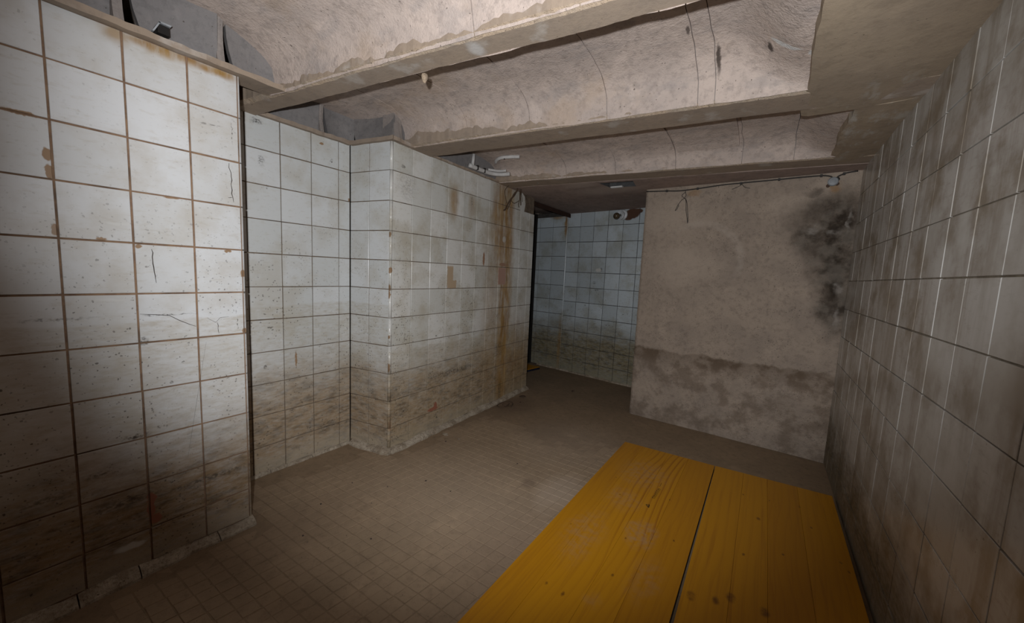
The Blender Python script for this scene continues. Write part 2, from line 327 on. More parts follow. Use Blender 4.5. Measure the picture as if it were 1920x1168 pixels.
def fx(t, col):
    wp = t.warp(0.18, 9, 6)
    wq = t.warp(0.09, 14, 5)
    y0 = 2.72
    # wiped arc
    d = t.vmath('LENGTH', t.vmath('MULTIPLY', t.vmath('SUBTRACT', t.warp(0.02, 12), (-0.395, y0, 1.125)), (1, 0, 1)))
    ring = t.rng(t.math('ABSOLUTE', t.math('SUBTRACT', d, 0.245)), 0.032, 0.006)
    x, _, z = t.sep()
    ring = t.math('MULTIPLY', ring, t.math('MULTIPLY', t.rng(x, -0.62, -0.40), t.rng(z, 1.0, 1.12)))
    col = t.mix(t.math('MULTIPLY', t.math('MULTIPLY', ring, t.rng(t.noise(18, 5), 0.3, 0.65, 0.25, 1.0)), 0.42), col, (0.50, 0.43, 0.37))
    col = t.mix(t.math('MULTIPLY', t.blobs(wp, [((-0.48, y0, 1.10), (0.20, 0.3, 0.12), 0.6), ((0.08, y0, 1.46), (0.10, 0.3, 0.07), 0.6), ((0.27, y0, 1.56), (0.10, 0.3, 0.06), 0.6), ((-0.6, y0, 1.42), (0.2, .3, .1), .7)]), 0.5), col, (0.46, 0.38, 0.31))
    # lower damp zone with its ragged upper edge
    e = t.math('ADD', z, t.math('MULTIPLY', t.math('SUBTRACT', t.noise(4, 7, 0.6), 0.5), 0.14))
    zone = t.rng(e, 0.52, 0.505)
    pat = t.rng(t.noise(7, 8, 0.65), 0.44, 0.60)
    edge = t.math('MULTIPLY', t.rng(e, 0.515, 0.50), t.rng(e, 0.36, 0.50))
    col = t.mix(t.math('MULTIPLY', zone, t.math('ADD', t.math('MULTIPLY', pat, 0.55), t.math('MULTIPLY', edge, 0.45))), col, (0.135, 0.097, 0.068))
    # black mould running down the right hand corner
    mould = t.blobs(wp, [((0.21, y0, 1.40), (0.10, 0.3, 0.10), 0.6, 0.7), ((0.29, y0, 1.30), (0.11, 0.3, 0.21), 0.6, 1.0), ((0.17, y0, 1.27), (0.07, 0.3, 0.08), 0.6, 0.85), ((0.305, y0, 1.08), (0.085, 0.3, 0.26), 0.6, 1.0), ((0.315, y0, 0.90), (0.065, 0.3, 0.17), 0.6, 0.95), ((0.12, y0, 1.36), (0.06, .3, .1), .8, .45), ((0.235, y0, 1.20), (0.07, 0.3, 0.14), 0.7, 0.75), ((0.25, y0, 1.0), (0.05, 0.3, 0.12), 0.7, 0.6), ((0.16, y0, 1.52), (0.03, 0.3, 0.03), 0.6, 0.6)])
    mould = t.math('MULTIPLY', mould, t.rng(t.noise(14, 6, 0.7), 0.28, 0.55, 0.7, 1.0))
    mc = t.mix(t.rng(t.noise(11, 5), 0.42, 0.62), (0.04, 0.03, 0.022), (0.135, 0.115, 0.095))
    col = t.mix(mould, col, mc)
    wh = t.blobs(wq, [((0.19, y0, 1.31), (0.03, 0.3, 0.025), 0.5), ((0.255, y0, 1.30), (0.04, 0.3, 0.015), 0.5), ((0.325, y0, 0.99), (0.015, 0.3, 0.03), 0.5), ((0.33, y0, 1.36), (0.008, 0.3, 0.07), 0.5), ((0.33, y0, 0.83), (0.012, 0.3, 0.05), 0.5)])
    col = t.mix(t.math('MULTIPLY', t.math('MULTIPLY', wh, t.rng(t.noise(30, 5), 0.35, 0.65)), 0.5), col, (0.36, 0.33, 0.30))
    return t.mix(t.blobs(wq, [((0.255, y0, 1.535), (0.03, 0.3, 0.03), 0.5, 0.6), ((-0.45, y0, 1.575), (0.04, 0.3, 0.018), 0.6, 0.45)]), col, (0.30, 0.17, 0.07))
M['plaster'] = concrete('rough_grey_plaster', (0.375, 0.305, 0.245), (0.305, 0.25, 0.205), (0.21, 0.17, 0.14), 5, 0.8, 1.0, fx)

def floorx(t, col):
    wp = t.warp(0.12, 6, 5)
    col = t.mix(t.math('MULTIPLY', t.blobs(wp, [((-1.5, 2.3, 0), (0.12, 0.22, 0.1), 0.6, 0.6), ((-0.86, 1.48, 0), (0.035, 0.035, 0.1), 0.4, 0.6), ((-0.62, 1.05, 0), (0.22, 0.28, 0.1), 0.8, 0.5), ((-1.4, 0.6, 0), (0.15, 0.3, 0.1), 0.8, 0.35)]), 0.8), col, (0.135, 0.088, 0.06))
    return t.mix(t.math('MULTIPLY', t.blobs(wp, [((-0.72, 1.50, 0), (0.09, 0.16, 0.1), 0.7), ((-0.9, 2.0, 0), (0.25, 0.3, 0.1), 0.8, 0.5), ((-1.0, 1.25, 0), (0.4, 0.3, 0.1), 0.9, 0.4)]), 0.6), col, (0.40, 0.32, 0.25))
M['floor'] = concrete('dusty_floor', (0.265, 0.19, 0.122), (0.225, 0.162, 0.105), (0.175, 0.124, 0.08), 4, 0.10, 0.35, floorx)
M['mosaic'] = concrete('dusty_mosaic_tile', (0.32, 0.233, 0.153), (0.272, 0.199, 0.131), (0.213, 0.154, 0.101), 4, 0.10, 0.2, floorx)
M['fillet'] = concrete('crumbling_fillet', (0.52, 0.45, 0.36), (0.30, 0.24, 0.175), (0.13, 0.095, 0.065), 16, 0.3, 0.9)
M['brick'] = concrete('bare_brick', (0.25, 0.14, 0.09), (0.2, 0.11, 0.075), (0.1, 0.06, 0.045), 20, 0.3, 0.9)
M['hole'] = concrete('dark_hole_concrete', (0.10, 0.10, 0.10), (0.07, 0.07, 0.072), (0.05, 0.05, 0.05), 20, 0.2, 0.6)
M['rust'] = concrete('rusted_steel', (0.060, 0.028, 0.018), (0.045, 0.022, 0.016), (0.02, 0.012, 0.01), 18, 0.3, 0.8)
M['dark'] = plain('unlit_dark', (0.008, 0.006, 0.005), 0.8)  # near-black that paints the darkness of the far gap and pocket hole
M['cable'] = plain('black_cable', (0.02, 0.017, 0.015), 0.6)
M['root'] = plain('brown_wire', (0.07, 0.042, 0.024), 0.8)
M['white_plastic'] = plain('white_plastic', (0.56, 0.55, 0.54), 0.5, var=0.12)
M['porcelain'] = plain('porcelain', (0.62, 0.64, 0.66), 0.35, var=0.15)
M['amber'] = plain('amber_bulb', (0.075, 0.055, 0.032), 0.12, var=0.3)
M['grey_box'] = plain('grey_junction_box', (0.30, 0.32, 0.34), 0.5, var=0.2)
M['blue_edge'] = plain('blue_edge_paint', (0.006, 0.011, 0.032), 0.6, var=0.4)
M['ink'] = plain('black_ink', (0.02, 0.014, 0.006), 0.7)
M['leaf'] = plain('dry_leaf', (0.06, 0.032, 0.02), 0.8)
M['crack'] = plain('crack_line', (0.05, 0.037, 0.03), 0.9)

def wood():
    t = NT('yellow_glazed_spruce')
    r = t.rand()
    off = t.node('ShaderNodeCombineXYZ')
    t.put(off.inputs[0], t.math('MULTIPLY', r, 3.7)); t.put(off.inputs[1], t.math('MULTIPLY', r, 11.0))
    v = t.vmath('ADD', t.P, off.outputs[0])
    wv = t.vmath('ADD', v, t.scale(t.vmath('SUBTRACT', t.noise(2.2, 2, 0.4, vec=v, stretch=(1, 0.5, 1), color=True), (0.5, 0.5, 0.5)), (0.16, 0, 0)))
    g = t.node('ShaderNodeTexWave', wave_type='BANDS', bands_direction='X', wave_profile='SAW')
    t.put(g.inputs['Vector'], t.scale(wv, (1, 0.06, 0)))
    g.inputs['Scale'].default_value = 11
    g.inputs['Distortion'].default_value = 1.2
    g.inputs['Detail'].default_value = 2
    g.inputs['Detail Scale'].default_value = 1.5
    fine = t.noise(90, 4, 0.6, vec=v, stretch=(1, 0.03, 1))
    band = t.rng(t.noise(5, 3, 0.5, vec=v, stretch=(1, 0.07, 1)), 0.52, 0.66)
    col = t.mix(t.rng(r, 0, 1), (0.42, 0.180, 0.003), (0.48, 0.215, 0.004))
    col = t.mix(t.math('MULTIPLY', t.math('MULTIPLY', t.rng(g.outputs['Fac'], 0.55, 1.0), t.rng(band, 0, 1, 0.2, 1.0)), 0.7), col, (0.23, 0.065, 0.002))
    col = t.mix(t.math('MULTIPLY', t.rng(fine, 0.5, 0.68), 0.3), col, (0.28, 0.10, 0.005))
    wp = t.warp(0.012, 30)
    kn = t.blobs(wp, [((x, y, 0.03), (s * 0.62, s * 1.05, 0.03), 0.6) for x, y, s in
        [(-0.49, 0.99, 0.006), (-0.43, 0.985, 0.008), (0.06, 1.81, 0.010), (-0.105, 1.22, 0.017), (0.085, 1.29, 0.017), (-0.002, 1.29, 0.018), (-0.040, 1.247, 0.014), (0.21, 2.03, 0.008), (0.02, 1.53, 0.007), (-0.35, 1.35, 0.005), (0.31, 1.70, 0.007), (0.325, 1.66, 0.006), (0.24, 1.88, 0.006), (0.14, 1.62, 0.006), (-0.52, 1.75, 0.004), (-0.46, 1.62, 0.005), (-0.27, 1.72, 0.005), (0.0, 1.98, 0.006), (0.10, 2.0, 0.005), (-0.2, 1.45, 0.005), (-0.4, 1.9, 0.004), (-0.55, 1.3, 0.004), (-0.33, 1.15, 0.006)]])
    col = t.mix(t.math('MULTIPLY', t.math('MULTIPLY', kn, t.rng(t.noise(55, 4, 0.6), 0.3, 0.6, 0.4, 1.0)), 0.8), col, (0.10, 0.032, 0.004))
    wn = t.warp(0.10, 9, 6)
    dust = t.blobs(wn, [((-0.31, 1.41, 0.03), (0.045, 0.08, 0.1), 0.5, 0.7), ((-0.49, 1.28, 0.03), (0.06, 0.14, 0.1), 0.7, 0.5), ((-0.42, 1.88, 0.03), (0.10, 0.12, 0.1), 0.7, 0.55), ((-0.44, 1.60, 0.03), (0.07, 0.08, 0.1), 0.7, 0.45), ((-0.24, 1.2, 0.03), (0.04, 0.1, 0.1), 0.7, 0.35), ((-0.36, 1.02, 0.03), (0.03, 0.03, 0.1), 0.7, 0.3)])
    dust = t.math('MULTIPLY', t.math('MULTIPLY', dust, 0.75), t.rng(t.noise(40, 5, 0.7), 0.35, 0.65))
    col = t.mix(dust, col, (0.34, 0.22, 0.13))
    return t.done(col, 0.42, t.math('ADD', g.outputs['Fac'], fine), 0.08, 0.002, spec=0.35)
M['wood'] = wood()

# ---------------------------------------------------------------- mesh helpers
def link(o, parent=None, **props):
    COL.objects.link(o)
    if parent:
        o.parent = parent
    for k, v in props.items():
        o[k] = v
    return o
def mesh(name, V, Fc, mat, smooth=False):
    if mat in TM:
        mat = TM[mat]([min(v[q] for v in V) for q in range(3)], [max(v[q] for v in V) for q in range(3)])
    me = bpy.data.meshes.new(name)
    me.from_pydata([tuple(v) for v in V], [], Fc)
    me.materials.append(M[mat])
    if smooth:
        me.polygons.foreach_set('use_smooth', [True] * len(me.polygons))
    me.update()
    return me
def obj(name, V, Fc, mat, parent=None, smooth=False, **props):
    return link(bpy.data.objects.new(name, mesh(name, V, Fc, mat, smooth)), parent, **props)
def empty(name, loc=(0, 0, 0), **props):
    o = bpy.data.objects.new(name, None)
    o.location = loc
    o.empty_display_size = 0.05
    return link(o, None, **props)
def boxgeo(x0, x1, y0, y1, z0, z1):
    V = [(x, y, z) for z in (z0, z1) for y in (y0, y1) for x in (x0, x1)]
    return V, [(0, 2, 3, 1), (4, 5, 7, 6), (0, 1, 5, 4), (2, 6, 7, 3), (0, 4, 6, 2), (1, 3, 7, 5)]
def quadbox(pts, z0, z1):
    n = len(pts)
    V = [(x, y, z0) for x, y in pts] + [(x, y, z1) for x, y in pts]
    Fc = [tuple(range(n - 1, -1, -1)), tuple(range(n, 2 * n))] + [(i, (i + 1) % n, n + (i + 1) % n, n + i) for i in range(n)]
    return V, Fc
def merge(*gs):
    V, Fc = [], []
    for v, f in gs:
        k = len(V)
        V += v
        Fc += [tuple(i + k for i in q) for q in f]
    return V, Fc
def tube(pts, r, n=8, cap=True):
    pts = [Vector(p) for p in pts]
    V, Fc = [], []
    prev = None
    for i, p in enumerate(pts):
        d = (pts[min(i + 1, len(pts) - 1)] - pts[max(i - 1, 0)]).normalized()
        a = prev if prev is not None else (Vector((0, 0, 1)) if abs(d.z) < 0.9 else Vector((1, 0, 0)))
        a = (a - d * a.dot(d)).normalized()
        prev = a
        b = d.cross(a)
        rr = r[i] if isinstance(r, (list, tuple)) else r
        for k in range(n):
            t = 2 * math.pi * k / n
            V.append(p + (a * math.cos(t) + b * math.sin(t)) * rr)
    for i in range(len(pts) - 1):
        for k in range(n):
            Fc.append((i * n + k, i * n + (k + 1) % n, (i + 1) * n + (k + 1) % n, (i + 1) * n + k))
    if cap:
        Fc.append(tuple(range(n - 1, -1, -1)))
        Fc.append(tuple((len(pts) - 1) * n + k for k in range(n)))
    return V, Fc
def smooth_path(pts, k=6):
    pts = [Vector(p) for p in pts]
    out = []
    for i in range(len(pts) - 1):
        p0, p1, p2, p3 = pts[max(i - 1, 0)], pts[i], pts[i + 1], pts[min(i + 2, len(pts) - 1)]
        for j in range(k):
            t = j / k
            out.append(0.5 * ((2 * p1) + (p2 - p0) * t + (2 * p0 - 5 * p1 + 4 * p2 - p3) * t * t + (3 * p1 - p0 - 3 * p2 + p3) * t ** 3))
    out.append(pts[-1])
    return out
def lathe(prof, n, O, axis):
    axis = Vector(axis).normalized()
    a = axis.orthogonal().normalized()
    b = axis.cross(a)
    V, Fc = [], []
    for r, h in prof:
        for k in range(n):
            t = 2 * math.pi * k / n
            V.append(Vector(O) + axis * h + (a * math.cos(t) + b * math.sin(t)) * r)
    for i in range(len(prof) - 1):
        for k in range(n):
            Fc.append((i * n + k, i * n + (k + 1) % n, (i + 1) * n + (k + 1) % n, (i + 1) * n + k))
    Fc.append(tuple(range(n - 1, -1, -1)))
    Fc.append(tuple((len(prof) - 1) * n + k for k in range(n)))
    return V, Fc
def jig(x, y, z, s, a):
    return mnoise.noise(Vector((x * s, y * s, z * s))) * a
_tc = {}
def tile_mesh(wd, ht, mat, t=0.006, b=0.0008):
    key = (round(wd, 4), round(ht, 4), mat)
    if key not in _tc:
        x, y = wd / 2, ht / 2
        V = []
        for (i, h) in ((0, -0.001), (0, t - b), (b, t)):
            V += [(-x + i, -y + i, h), (x - i, -y + i, h), (x - i, y - i, h), (-x + i, y - i, h)]
        Fc = [(8, 9, 10, 11)]
        for k in (0, 4):
            Fc += [(k + j, k + (j + 1) % 4, k + 4 + (j + 1) % 4, k + 4 + j) for j in range(4)]
        _tc[key] = mesh('tile', V, Fc, mat)
    return _tc[key]
class Frame:
    def __init__(s, O, u):
        s.O = Vector((O[0], O[1], 0)); s.u = Vector((u[0], u[1], 0)).normalized(); s.n = s.u.cross(Vector((0, 0, 1)))
    def p(s, a, z, d=0.0):
        return s.O + s.u * a + Vector((0, 0, z)) + s.n * d
    def mat(s, a, z, d=0.0, rz=0.0, tx=0.0, ty=0.0):
        R = Matrix((s.u, Vector((0, 0, 1)), s.n)).transposed()
        R = R @ Matrix.Rotation(rz, 3, 'Z') @ Matrix.Rotation(tx, 3, 'X') @ Matrix.Rotation(ty, 3, 'Y')
        return Matrix.Translation(s.p(a, z, d)) @ R.to_4x4()
def tiles(parent, fr, cols, rows, mat, gap=0.0042, skip=None, jit=1.0):
    # cols, rows: joint positions; grout face lies 4.5 mm behind the tile faces (frame plane = tile face)
    for i in range(len(cols) - 1):
        for j in range(len(rows) - 1):
            if skip and skip(i, j):
                continue
            a0, a1, z0, z1 = cols[i], cols[i + 1], min(rows[j], rows[j + 1]), max(rows[j], rows[j + 1])
            c0, c1 = fr.p(a0, z0), fr.p(a1, z1)
            key = TM[mat]([min(c0[q], c1[q]) for q in range(3)], [max(c0[q], c1[q]) for q in range(3)])
            me = tile_mesh(a1 - a0 - gap, z1 - z0 - gap, key)
            o = bpy.data.objects.new('tile', me)
            o.matrix_world = fr.mat((a0 + a1) / 2 + random.uniform(-.5, .5) * .001 * jit, (z0 + z1) / 2 + random.uniform(-.5, .5) * .001 * jit,
                                    -0.006 + random.uniform(-.5, .5) * .0012 * jit, random.uniform(-1, 1) * .003 * jit, random.uniform(-1, 1) * .003 * jit, random.uniform(-1, 1) * .003 * jit)
            link(o, parent)
def ribbon(name, fr, pts, wd, parent, d=0.0008, mat='crack'):
    V, Fc = [], []
    for i, (a, z) in enumerate(pts):
        a2, z2 = pts[min(i + 1, len(pts) - 1)]
        a1, z1 = pts[max(i - 1, 0)]
        L = math.hypot(a2 - a1, z2 - z1) or 1
        nx, nz = -(z2 - z1) / L, (a2 - a1) / L
        ww = wd * (0.5 if i in (0, len(pts) - 1) else random.uniform(0.7, 1.3))
        V += [fr.p(a + nx * ww, z + nz * ww, d), fr.p(a - nx * ww, z - nz * ww, d)]
    Fc = [(2 * i, 2 * i + 1, 2 * i + 3, 2 * i + 2) for i in range(len(pts) - 1)]
    return obj(name, V, Fc, mat, parent)
def jag(p0, p1, n, a):
    return [(p0[0] + (p1[0] - p0[0]) * i / n + (random.uniform(-a, a) if 0 < i < n else 0), p0[1] + (p1[1] - p0[1]) * i / n + (random.uniform(-a, a) if 0 < i < n else 0)) for i in range(n + 1)]

# ---------------------------------------------------------------- the walls
GB = 0.0045
ROWS = lambda top, z0, n=11: [z0 - 0.15 * r for r in range(n)]
def wall(name, fr, a0, a1, z0, z1, depth, mat, **kw):
    P = [fr.p(a0, 0, -GB), fr.p(a1, 0, -GB), fr.p(a1, 0, -depth), fr.p(a0, 0, -depth)]
    V, Fc = quadbox([(p.x, p.y) for p in P], z0, z1)
    return obj(name, V, Fc, mat, None, kind='structure', **kw)

# left wall beside the camera
frA = Frame((-1.5583, 0.0), (0, 1))
SA = 0.14271
wA = wall('wall_left_front', frA, -1.5, 0.579, 0, 1.625, 0.33, 'groutA', label='white glazed tile wall nearest the camera on the left')
colsA = [0.1576 + SA * c for c in range(-5, 3)] + [0.5775]
rowsA = [1.625] + [1.6374 - 0.15 * r for r in range(1, 11)] + [0.024]
tiles(wA, frA, colsA, rowsA, 'tileA', gap=0.005)
for j in range(11):
    z0, z1 = rowsA[j + 1] + 0.002, rowsA[j] - 0.002
    V, Fc = [], []
    for zz in (z0, z1):
        for k in range(6):
            t = math.pi / 2 * k / 5
            V.append(frA.p(0.5788 + 0.006 * math.sin(t), zz, -0.006 + 0.006 * math.cos(t)))
        V += [frA.p(0.5848, zz, -0.03), frA.p(0.5788, zz, -0.03)]
    n = 8
    Fc = [(i, (i + 1) % n, n + (i + 1) % n, n + i) for i in range(n)] + [tuple(range(n - 1, -1, -1)), tuple(range(n, 2 * n))]
    obj('edge_tile', V, Fc, 'tileA', wA)
ribbon('crack', frA, jag((0.546, 1.329), (0.556, 1.20), 9, 0.003), 0.0011, wA)
ribbon('crack', frA, jag((0.552, 1.215), (0.540, 1.213), 3, 0.001), 0.0008, wA)
ribbon('crack', frA, jag((0.338, 1.023), (0.345, 0.92), 9, 0.002), 0.0009, wA)
ribbon('crack', frA, [(0.304, 0.826), (0.34, 0.822), (0.372, 0.817), (0.395, 0.80), (0.42, 0.785), (0.438, 0.776)], 0.0008, wA)
ribbon('crack', frA, [(0.47, 0.80), (0.492, 0.785), (0.505, 0.80), (0.53, 0.802)], 0.0007, wA)
ribbon('crack', frA, jag((0.496, 0.785), (0.5, 0.745), 4, 0.002), 0.0007, wA)
ribbon('crack', frA, jag((0.463, 0.72), (0.40, 0.33), 2, 0.0), 0.0003, wA)

# recess
frB = Frame((-1.8803, 0.0), (0, 1))
wB = wall('wall_left_recess', frB, 0.50, 1.2040, 0, 1.632, 0.25, 'groutB', label='white glazed tile wall set back between two pilasters')
SB = 0.14053
colsB = [0.8579 + SB * c for c in range(-2, 3)] + [1.2025]
rowsB = [1.632] + [1.6367 - 0.15 * r for r in range(1, 11)] + [0.010]
tiles(wB, frB, colsB, rowsB, 'tileB')
# return facing the camera
frC = Frame((-1.8803, 1.2040), (-1.6075 + 1.8803, 1.2535 - 1.2040))
LC = math.hypot(0.2728, 0.0495)
wC = wall('wall_left_return', frC, 0.0, LC - 0.012, 0, 1.632, 0.25, 'groutB', label='narrow tiled return of the pilaster facing the camera')
rowsC = [1.632] + [1.6362 - 0.15 * r for r in range(1, 11)] + [0.02]
tiles(wC, frC, [0.0005, 0.1325, LC - 0.010], rowsC, 'tileB')
# pilaster's long face
DA = 0.031408
frD = Frame((-1.6075, 1.2555), (-math.sin(DA), math.cos(DA)))
SD = 0.13952
LD = 1.475
wD = wall('wall_left_middle', frD, 0.012, LD - 0.006, 0, 1.63, 0.25, 'groutB', label='stained white tile wall of the long pilaster')
colsD = [0.010] + [SD * c for c in range(1, 11)] + [LD]
rowsD = [1.63] + [1.6360 - 0.15 * r for r in range(1, 11)] + [0.022]
tiles(wD, frD, colsD, rowsD, 'tileD', gap=0.0035, skip=lambda i, j: j == 0 and i >= 9)
# broken top corner over the far end of the pilaster
P = [(colsD[9], 1.482), (colsD[9], 1.628), (colsD[9] + 0.05, 1.60), (colsD[9] + 0.065, 1.545), (colsD[9] + 0.05, 1.482)]
V = [frD.p(a, z, 0) for a, z in P] + [frD.p(a, z, -0.01) for a, z in P]
n = len(P)
obj('broken_tile', V, [tuple(range(n - 1, -1, -1)), tuple(range(n, 2 * n))] + [(i, (i + 1) % n, n + (i + 1) % n, n + i) for i in range(n)], 'tileD', wD)
V, Fc = boxgeo(-0.03, 0.03, 0, 0.12, 0, 0.075)
for kk in range(1):
    q0 = frD.p(1.335, 1.485, -0.045)
    obj('brick', [q0 + frD.u * y + frD.n * x + Vector((jig(x, y, z, 9, .004), 0, z)) for x, y, z in V], Fc, 'brick', wD)
# rounded corner tiles between return and pilaster
for j in range(11):
    z0, z1 = rowsD[j + 1] + 0.0012, rowsD[j] - 0.0012
    e1, e2 = frC.p(LC - 0.0105, 0, 0), frD.p(0.0105, 0, 0)
    corner = frC.p(LC, 0, 0)
    V, Fc = [], []
    for zz in (z0, z1):
        for k in range(7):
            t = k / 6
            p = (1 - t) ** 2 * e1 + 2 * t * (1 - t) * (corner + Vector((0.0, -0.001, 0))) + t * t * e2
            V.append((p.x, p.y, zz))
        c0 = (e1 + e2) / 2 - (frC.n + frD.n) * 0.006
        V.append((c0.x, c0.y, zz))
    n = 8
    Fc = [(i, (i + 1) % n, n + (i + 1) % n, n + i) for i in range(n)] + [tuple(range(n - 1, -1, -1)), tuple(range(n, 2 * n))]
    o = obj('corner_tile', V, Fc, 'tileD', wD)
    o.data.polygons.foreach_set('use_smooth', [True] * 6 + [False] * (len(o.data.polygons) - 6))
V, Fc = quadbox([(-1.872, 1.209), (-1.62, 1.2555), (-1.66, 1.5), (-1.88, 1.5)], 0.0, 1.628)
obj('masonry_core', V, Fc, 'groutB', wD)

# far tiled wall
EA = -0.12622
frE = Frame((-1.7349, 3.5269), (math.cos(EA), math.sin(EA)))
wE = wall('wall_back', frE, -0.41, 1.15, 0, 1.64, 0.2, 'groutE', label='bluish white tile wall at the far end of the passage')
rowsE = [1.6314 - 0.15 * r for r in range(0, 11)] + [-0.012]
rowsE[-1] = 0.008
tiles(wE, frE, [0.002] + [0.15 * c for c in range(1, 8)], rowsE, 'tileE', gap=0.0045)
frE1 = Frame(frE.p(0, 0, -0.014)[:2], frE.u[:2])
rowsE1 = [1.598] + [1.4905 - 0.15 * r for r in range(0, 10)] + [0.006]
# V slightly set back left part
V, Fc = quadbox([(frE.p(-0.41, 0, 0).x, frE.p(-0.41, 0, 0).y), (frE.p(-0.008, 0, 0).x, frE.p(-0.008, 0, 0).y), (frE.p(-0.008, 0, -0.05).x, frE.p(-0.008, 0, -0.05).y), (frE.p(-0.41, 0, -0.05).x, frE.p(-0.41, 0, -0.05).y)], 0, 1.6)
tiles(wE, frE, [-0.392, -0.350, -0.180, -0.012], rowsE1, 'tileE', gap=0.0045)
V, Fc = tube([frE.p(-0.006, 0.0, -0.003), frE.p(-0.006, 1.59, -0.003)], 0.007, 8)
obj('joint_bead', V, Fc, 'tileE', wE)
# near-black strip painted in for the unlit gap left of the tiles
V, Fc = quadbox([tuple(frE.p(a, 0, d)[:2]) for a, d in ((-0.55, 0.03), (-0.395, 0.03), (-0.395, -0.1), (-0.55, -0.1))], 0, 1.64)
obj('dark_gap_1', V, Fc, 'dark', None, kind='structure', label='dark strip standing in for the unlit gap beside the far tiled wall')

# plaster block
frF = Frame((-0.757, 2.743), (1.083, -0.037))
nx_, nz_ = 60, 80
V, Fc = [], []
LF = 1.15
for j in range(nz_ + 1):
    for i in range(nx_ + 1):
        a, z = LF * i / nx_, 1.625 * j / nz_
        d = jig(a, 0, z, 3, 0.004) + jig(a, 5, z, 11, 0.002) + jig(a, 9, z, 35, 0.0008)
        if i == 0:
            a += jig(0, 3, z, 14, 0.003)
        V.append(frF.p(a, z, d))
Fc = [(j * (nx_ + 1) + i, j * (nx_ + 1) + i + 1, (j + 1) * (nx_ + 1) + i + 1, (j + 1) * (nx_ + 1) + i) for j in range(nz_) for i in range(nx_)]
k = len(V)
V += [frF.p(0, 0, -0.75), frF.p(0, 1.625, -0.75)]
left = [j * (nx_ + 1) for j in range(nz_ + 1)]
Fc.append(tuple(left) + (k + 1, k))
obj('wall_back_block', V, Fc, 'plaster', None, smooth=True, kind='structure', label='rough grey plastered masonry block closing the right of the room')

# right wall
frG = Frame((0.3587, 0.0), (0, -1))
wG = wall('wall_right', frG, -2.78, 1.5, 0, 1.70, 0.2, 'groutG', label='dirty beige tile wall on the right')
colsG = sorted([-(1.0905 + 0.15 * c) for c in range(-8, 11)] + [-2.702])
rowsG = [1.783 - 0.15 * r for r in range(1, 12)] + [0.004]
rowsG[0] = 1.64
tiles(wG, frG, colsG, rowsG, 'tileG', gap=0.0035)

# wall behind the camera and the side room beyond the passage
obj('wall_front', *boxgeo(-1.9, 0.6, -1.62, -1.5, 0, 1.8), 'plaster', None, kind='structure', label='plain plaster wall behind the camera')
obj('wall_left_far', *boxgeo(-3.1, -3.0, 2.4, 3.9, 0, 1.8), 'plaster', None, kind='structure', label='plaster wall of the dark side room')
obj('wall_left_side', *boxgeo(-3.0, -1.9, 2.40, 2.5, 0, 1.8), 'plaster', None, kind='structure', label='plaster side of the dark side room behind the pilaster')
obj('wall_back_side', *boxgeo(-3.0, -2.2, 3.72, 3.8, 0, 1.8), 'plaster', None, kind='structure', label='plaster end of the dark side room')

# ---------------------------------------------------------------- floor
V, Fc = [], []
X0, X1, Y0, Y1, nx_, ny_ = -3.0, 0.40, -1.5, 3.75, 70, 110
for j in range(ny_ + 1):
    for i in range(nx_ + 1):
        x, y = X0 + (X1 - X0) * i / nx_, Y0 + (Y1 - Y0) * j / ny_
        V.append((x, y, jig(x, y, 0, 2.5, 0.0012) - 0.0012))
Fc = [(j * (nx_ + 1) + i, j * (nx_ + 1) + i + 1, (j + 1) * (nx_ + 1) + i + 1, (j + 1) * (nx_ + 1) + i) for j in range(ny_) for i in range(nx_)]
floor = obj('floor', V, Fc, 'floor', None, smooth=True, kind='structure', label='dusty brown floor with small square mosaic tiles')
gu, gv = Vector((math.cos(math.radians(2)), math.sin(math.radians(2)))), Vector((math.cos(math.radians(84)), math.sin(math.radians(84))))
PT = 0.0485
def left_limit(y):
    if y < 0.60: return -1.50
    if y < 1.24: return -1.80
    return -1.545 - 0.03 * (y - 1.25)
cells = []
for i in range(-40, 40):
    for j in range(-30, 60):
        c = Vector((-1.1, 0.9)) + gu * (i * PT + random.uniform(-.001, .001)) + gv * (j * PT + random.uniform(-.001, .001))
        x, y = c
        if not (left_limit(y) < x < -0.60 and -0.05 < y < 2.12):
            continue
        if 0.55 < y < 0.64 and x < -1.5:
            continue
        # worn or buried under dust: leave holes
        hd = mnoise.noise(Vector((x * 2.1, y * 2.1, 3.3))) + 0.5 * mnoise.noise(Vector((x * 6, y * 6, 1.3)))
        edge = min(1, (x - left_limit(y)) / 0.18, (2.15 - y) / 0.35)
        top = 0.0010 + 0.0012 * max(-1, min(1, hd * 1.2 + 0.5)) - 0.0022 * (1 - max(0, edge)) + random.uniform(-.0004, .0004)
        base = jig(x, y, 0, 2.5, 0.0012) - 0.0012
        if top < -0.0006:
            continue
        d = Vector((x, y, 0)) - CAM
        fz = d.dot(_f)
        if fz < 0.05:
            continue
        px, py = 960 + F_PX * d.dot(_r) / fz, 584 - F_PX * d.dot(_u) / fz
        cells.append((d.length, x, y, base + top, -30 < px < 1950 and py < 1195))
cells = [c for c in cells if c[4]]
cells.sort()
hs = PT / 2 - 0.0016
def mos_geo(x, y, z):
    V, Fc = [], []
    for ins, h in ((0, -0.006), (0, -0.0007), (0.0012, 0.0)):
        for a, b in ((-1, -1), (1, -1), (1, 1), (-1, 1)):
            p = gu * (a * (hs - ins)) + gv * (b * (hs - ins))
            V.append((x + p.x, y + p.y, z + h))
    Fc = [(8, 9, 10, 11)] + [(k + q, k + (q + 1) % 4, k + 4 + (q + 1) % 4, k + 4 + q) for k in (0, 4) for q in range(4)]
    return V, Fc
mos = mesh('mosaic_tile', *mos_geo(0, 0, 0), 'mosaic')
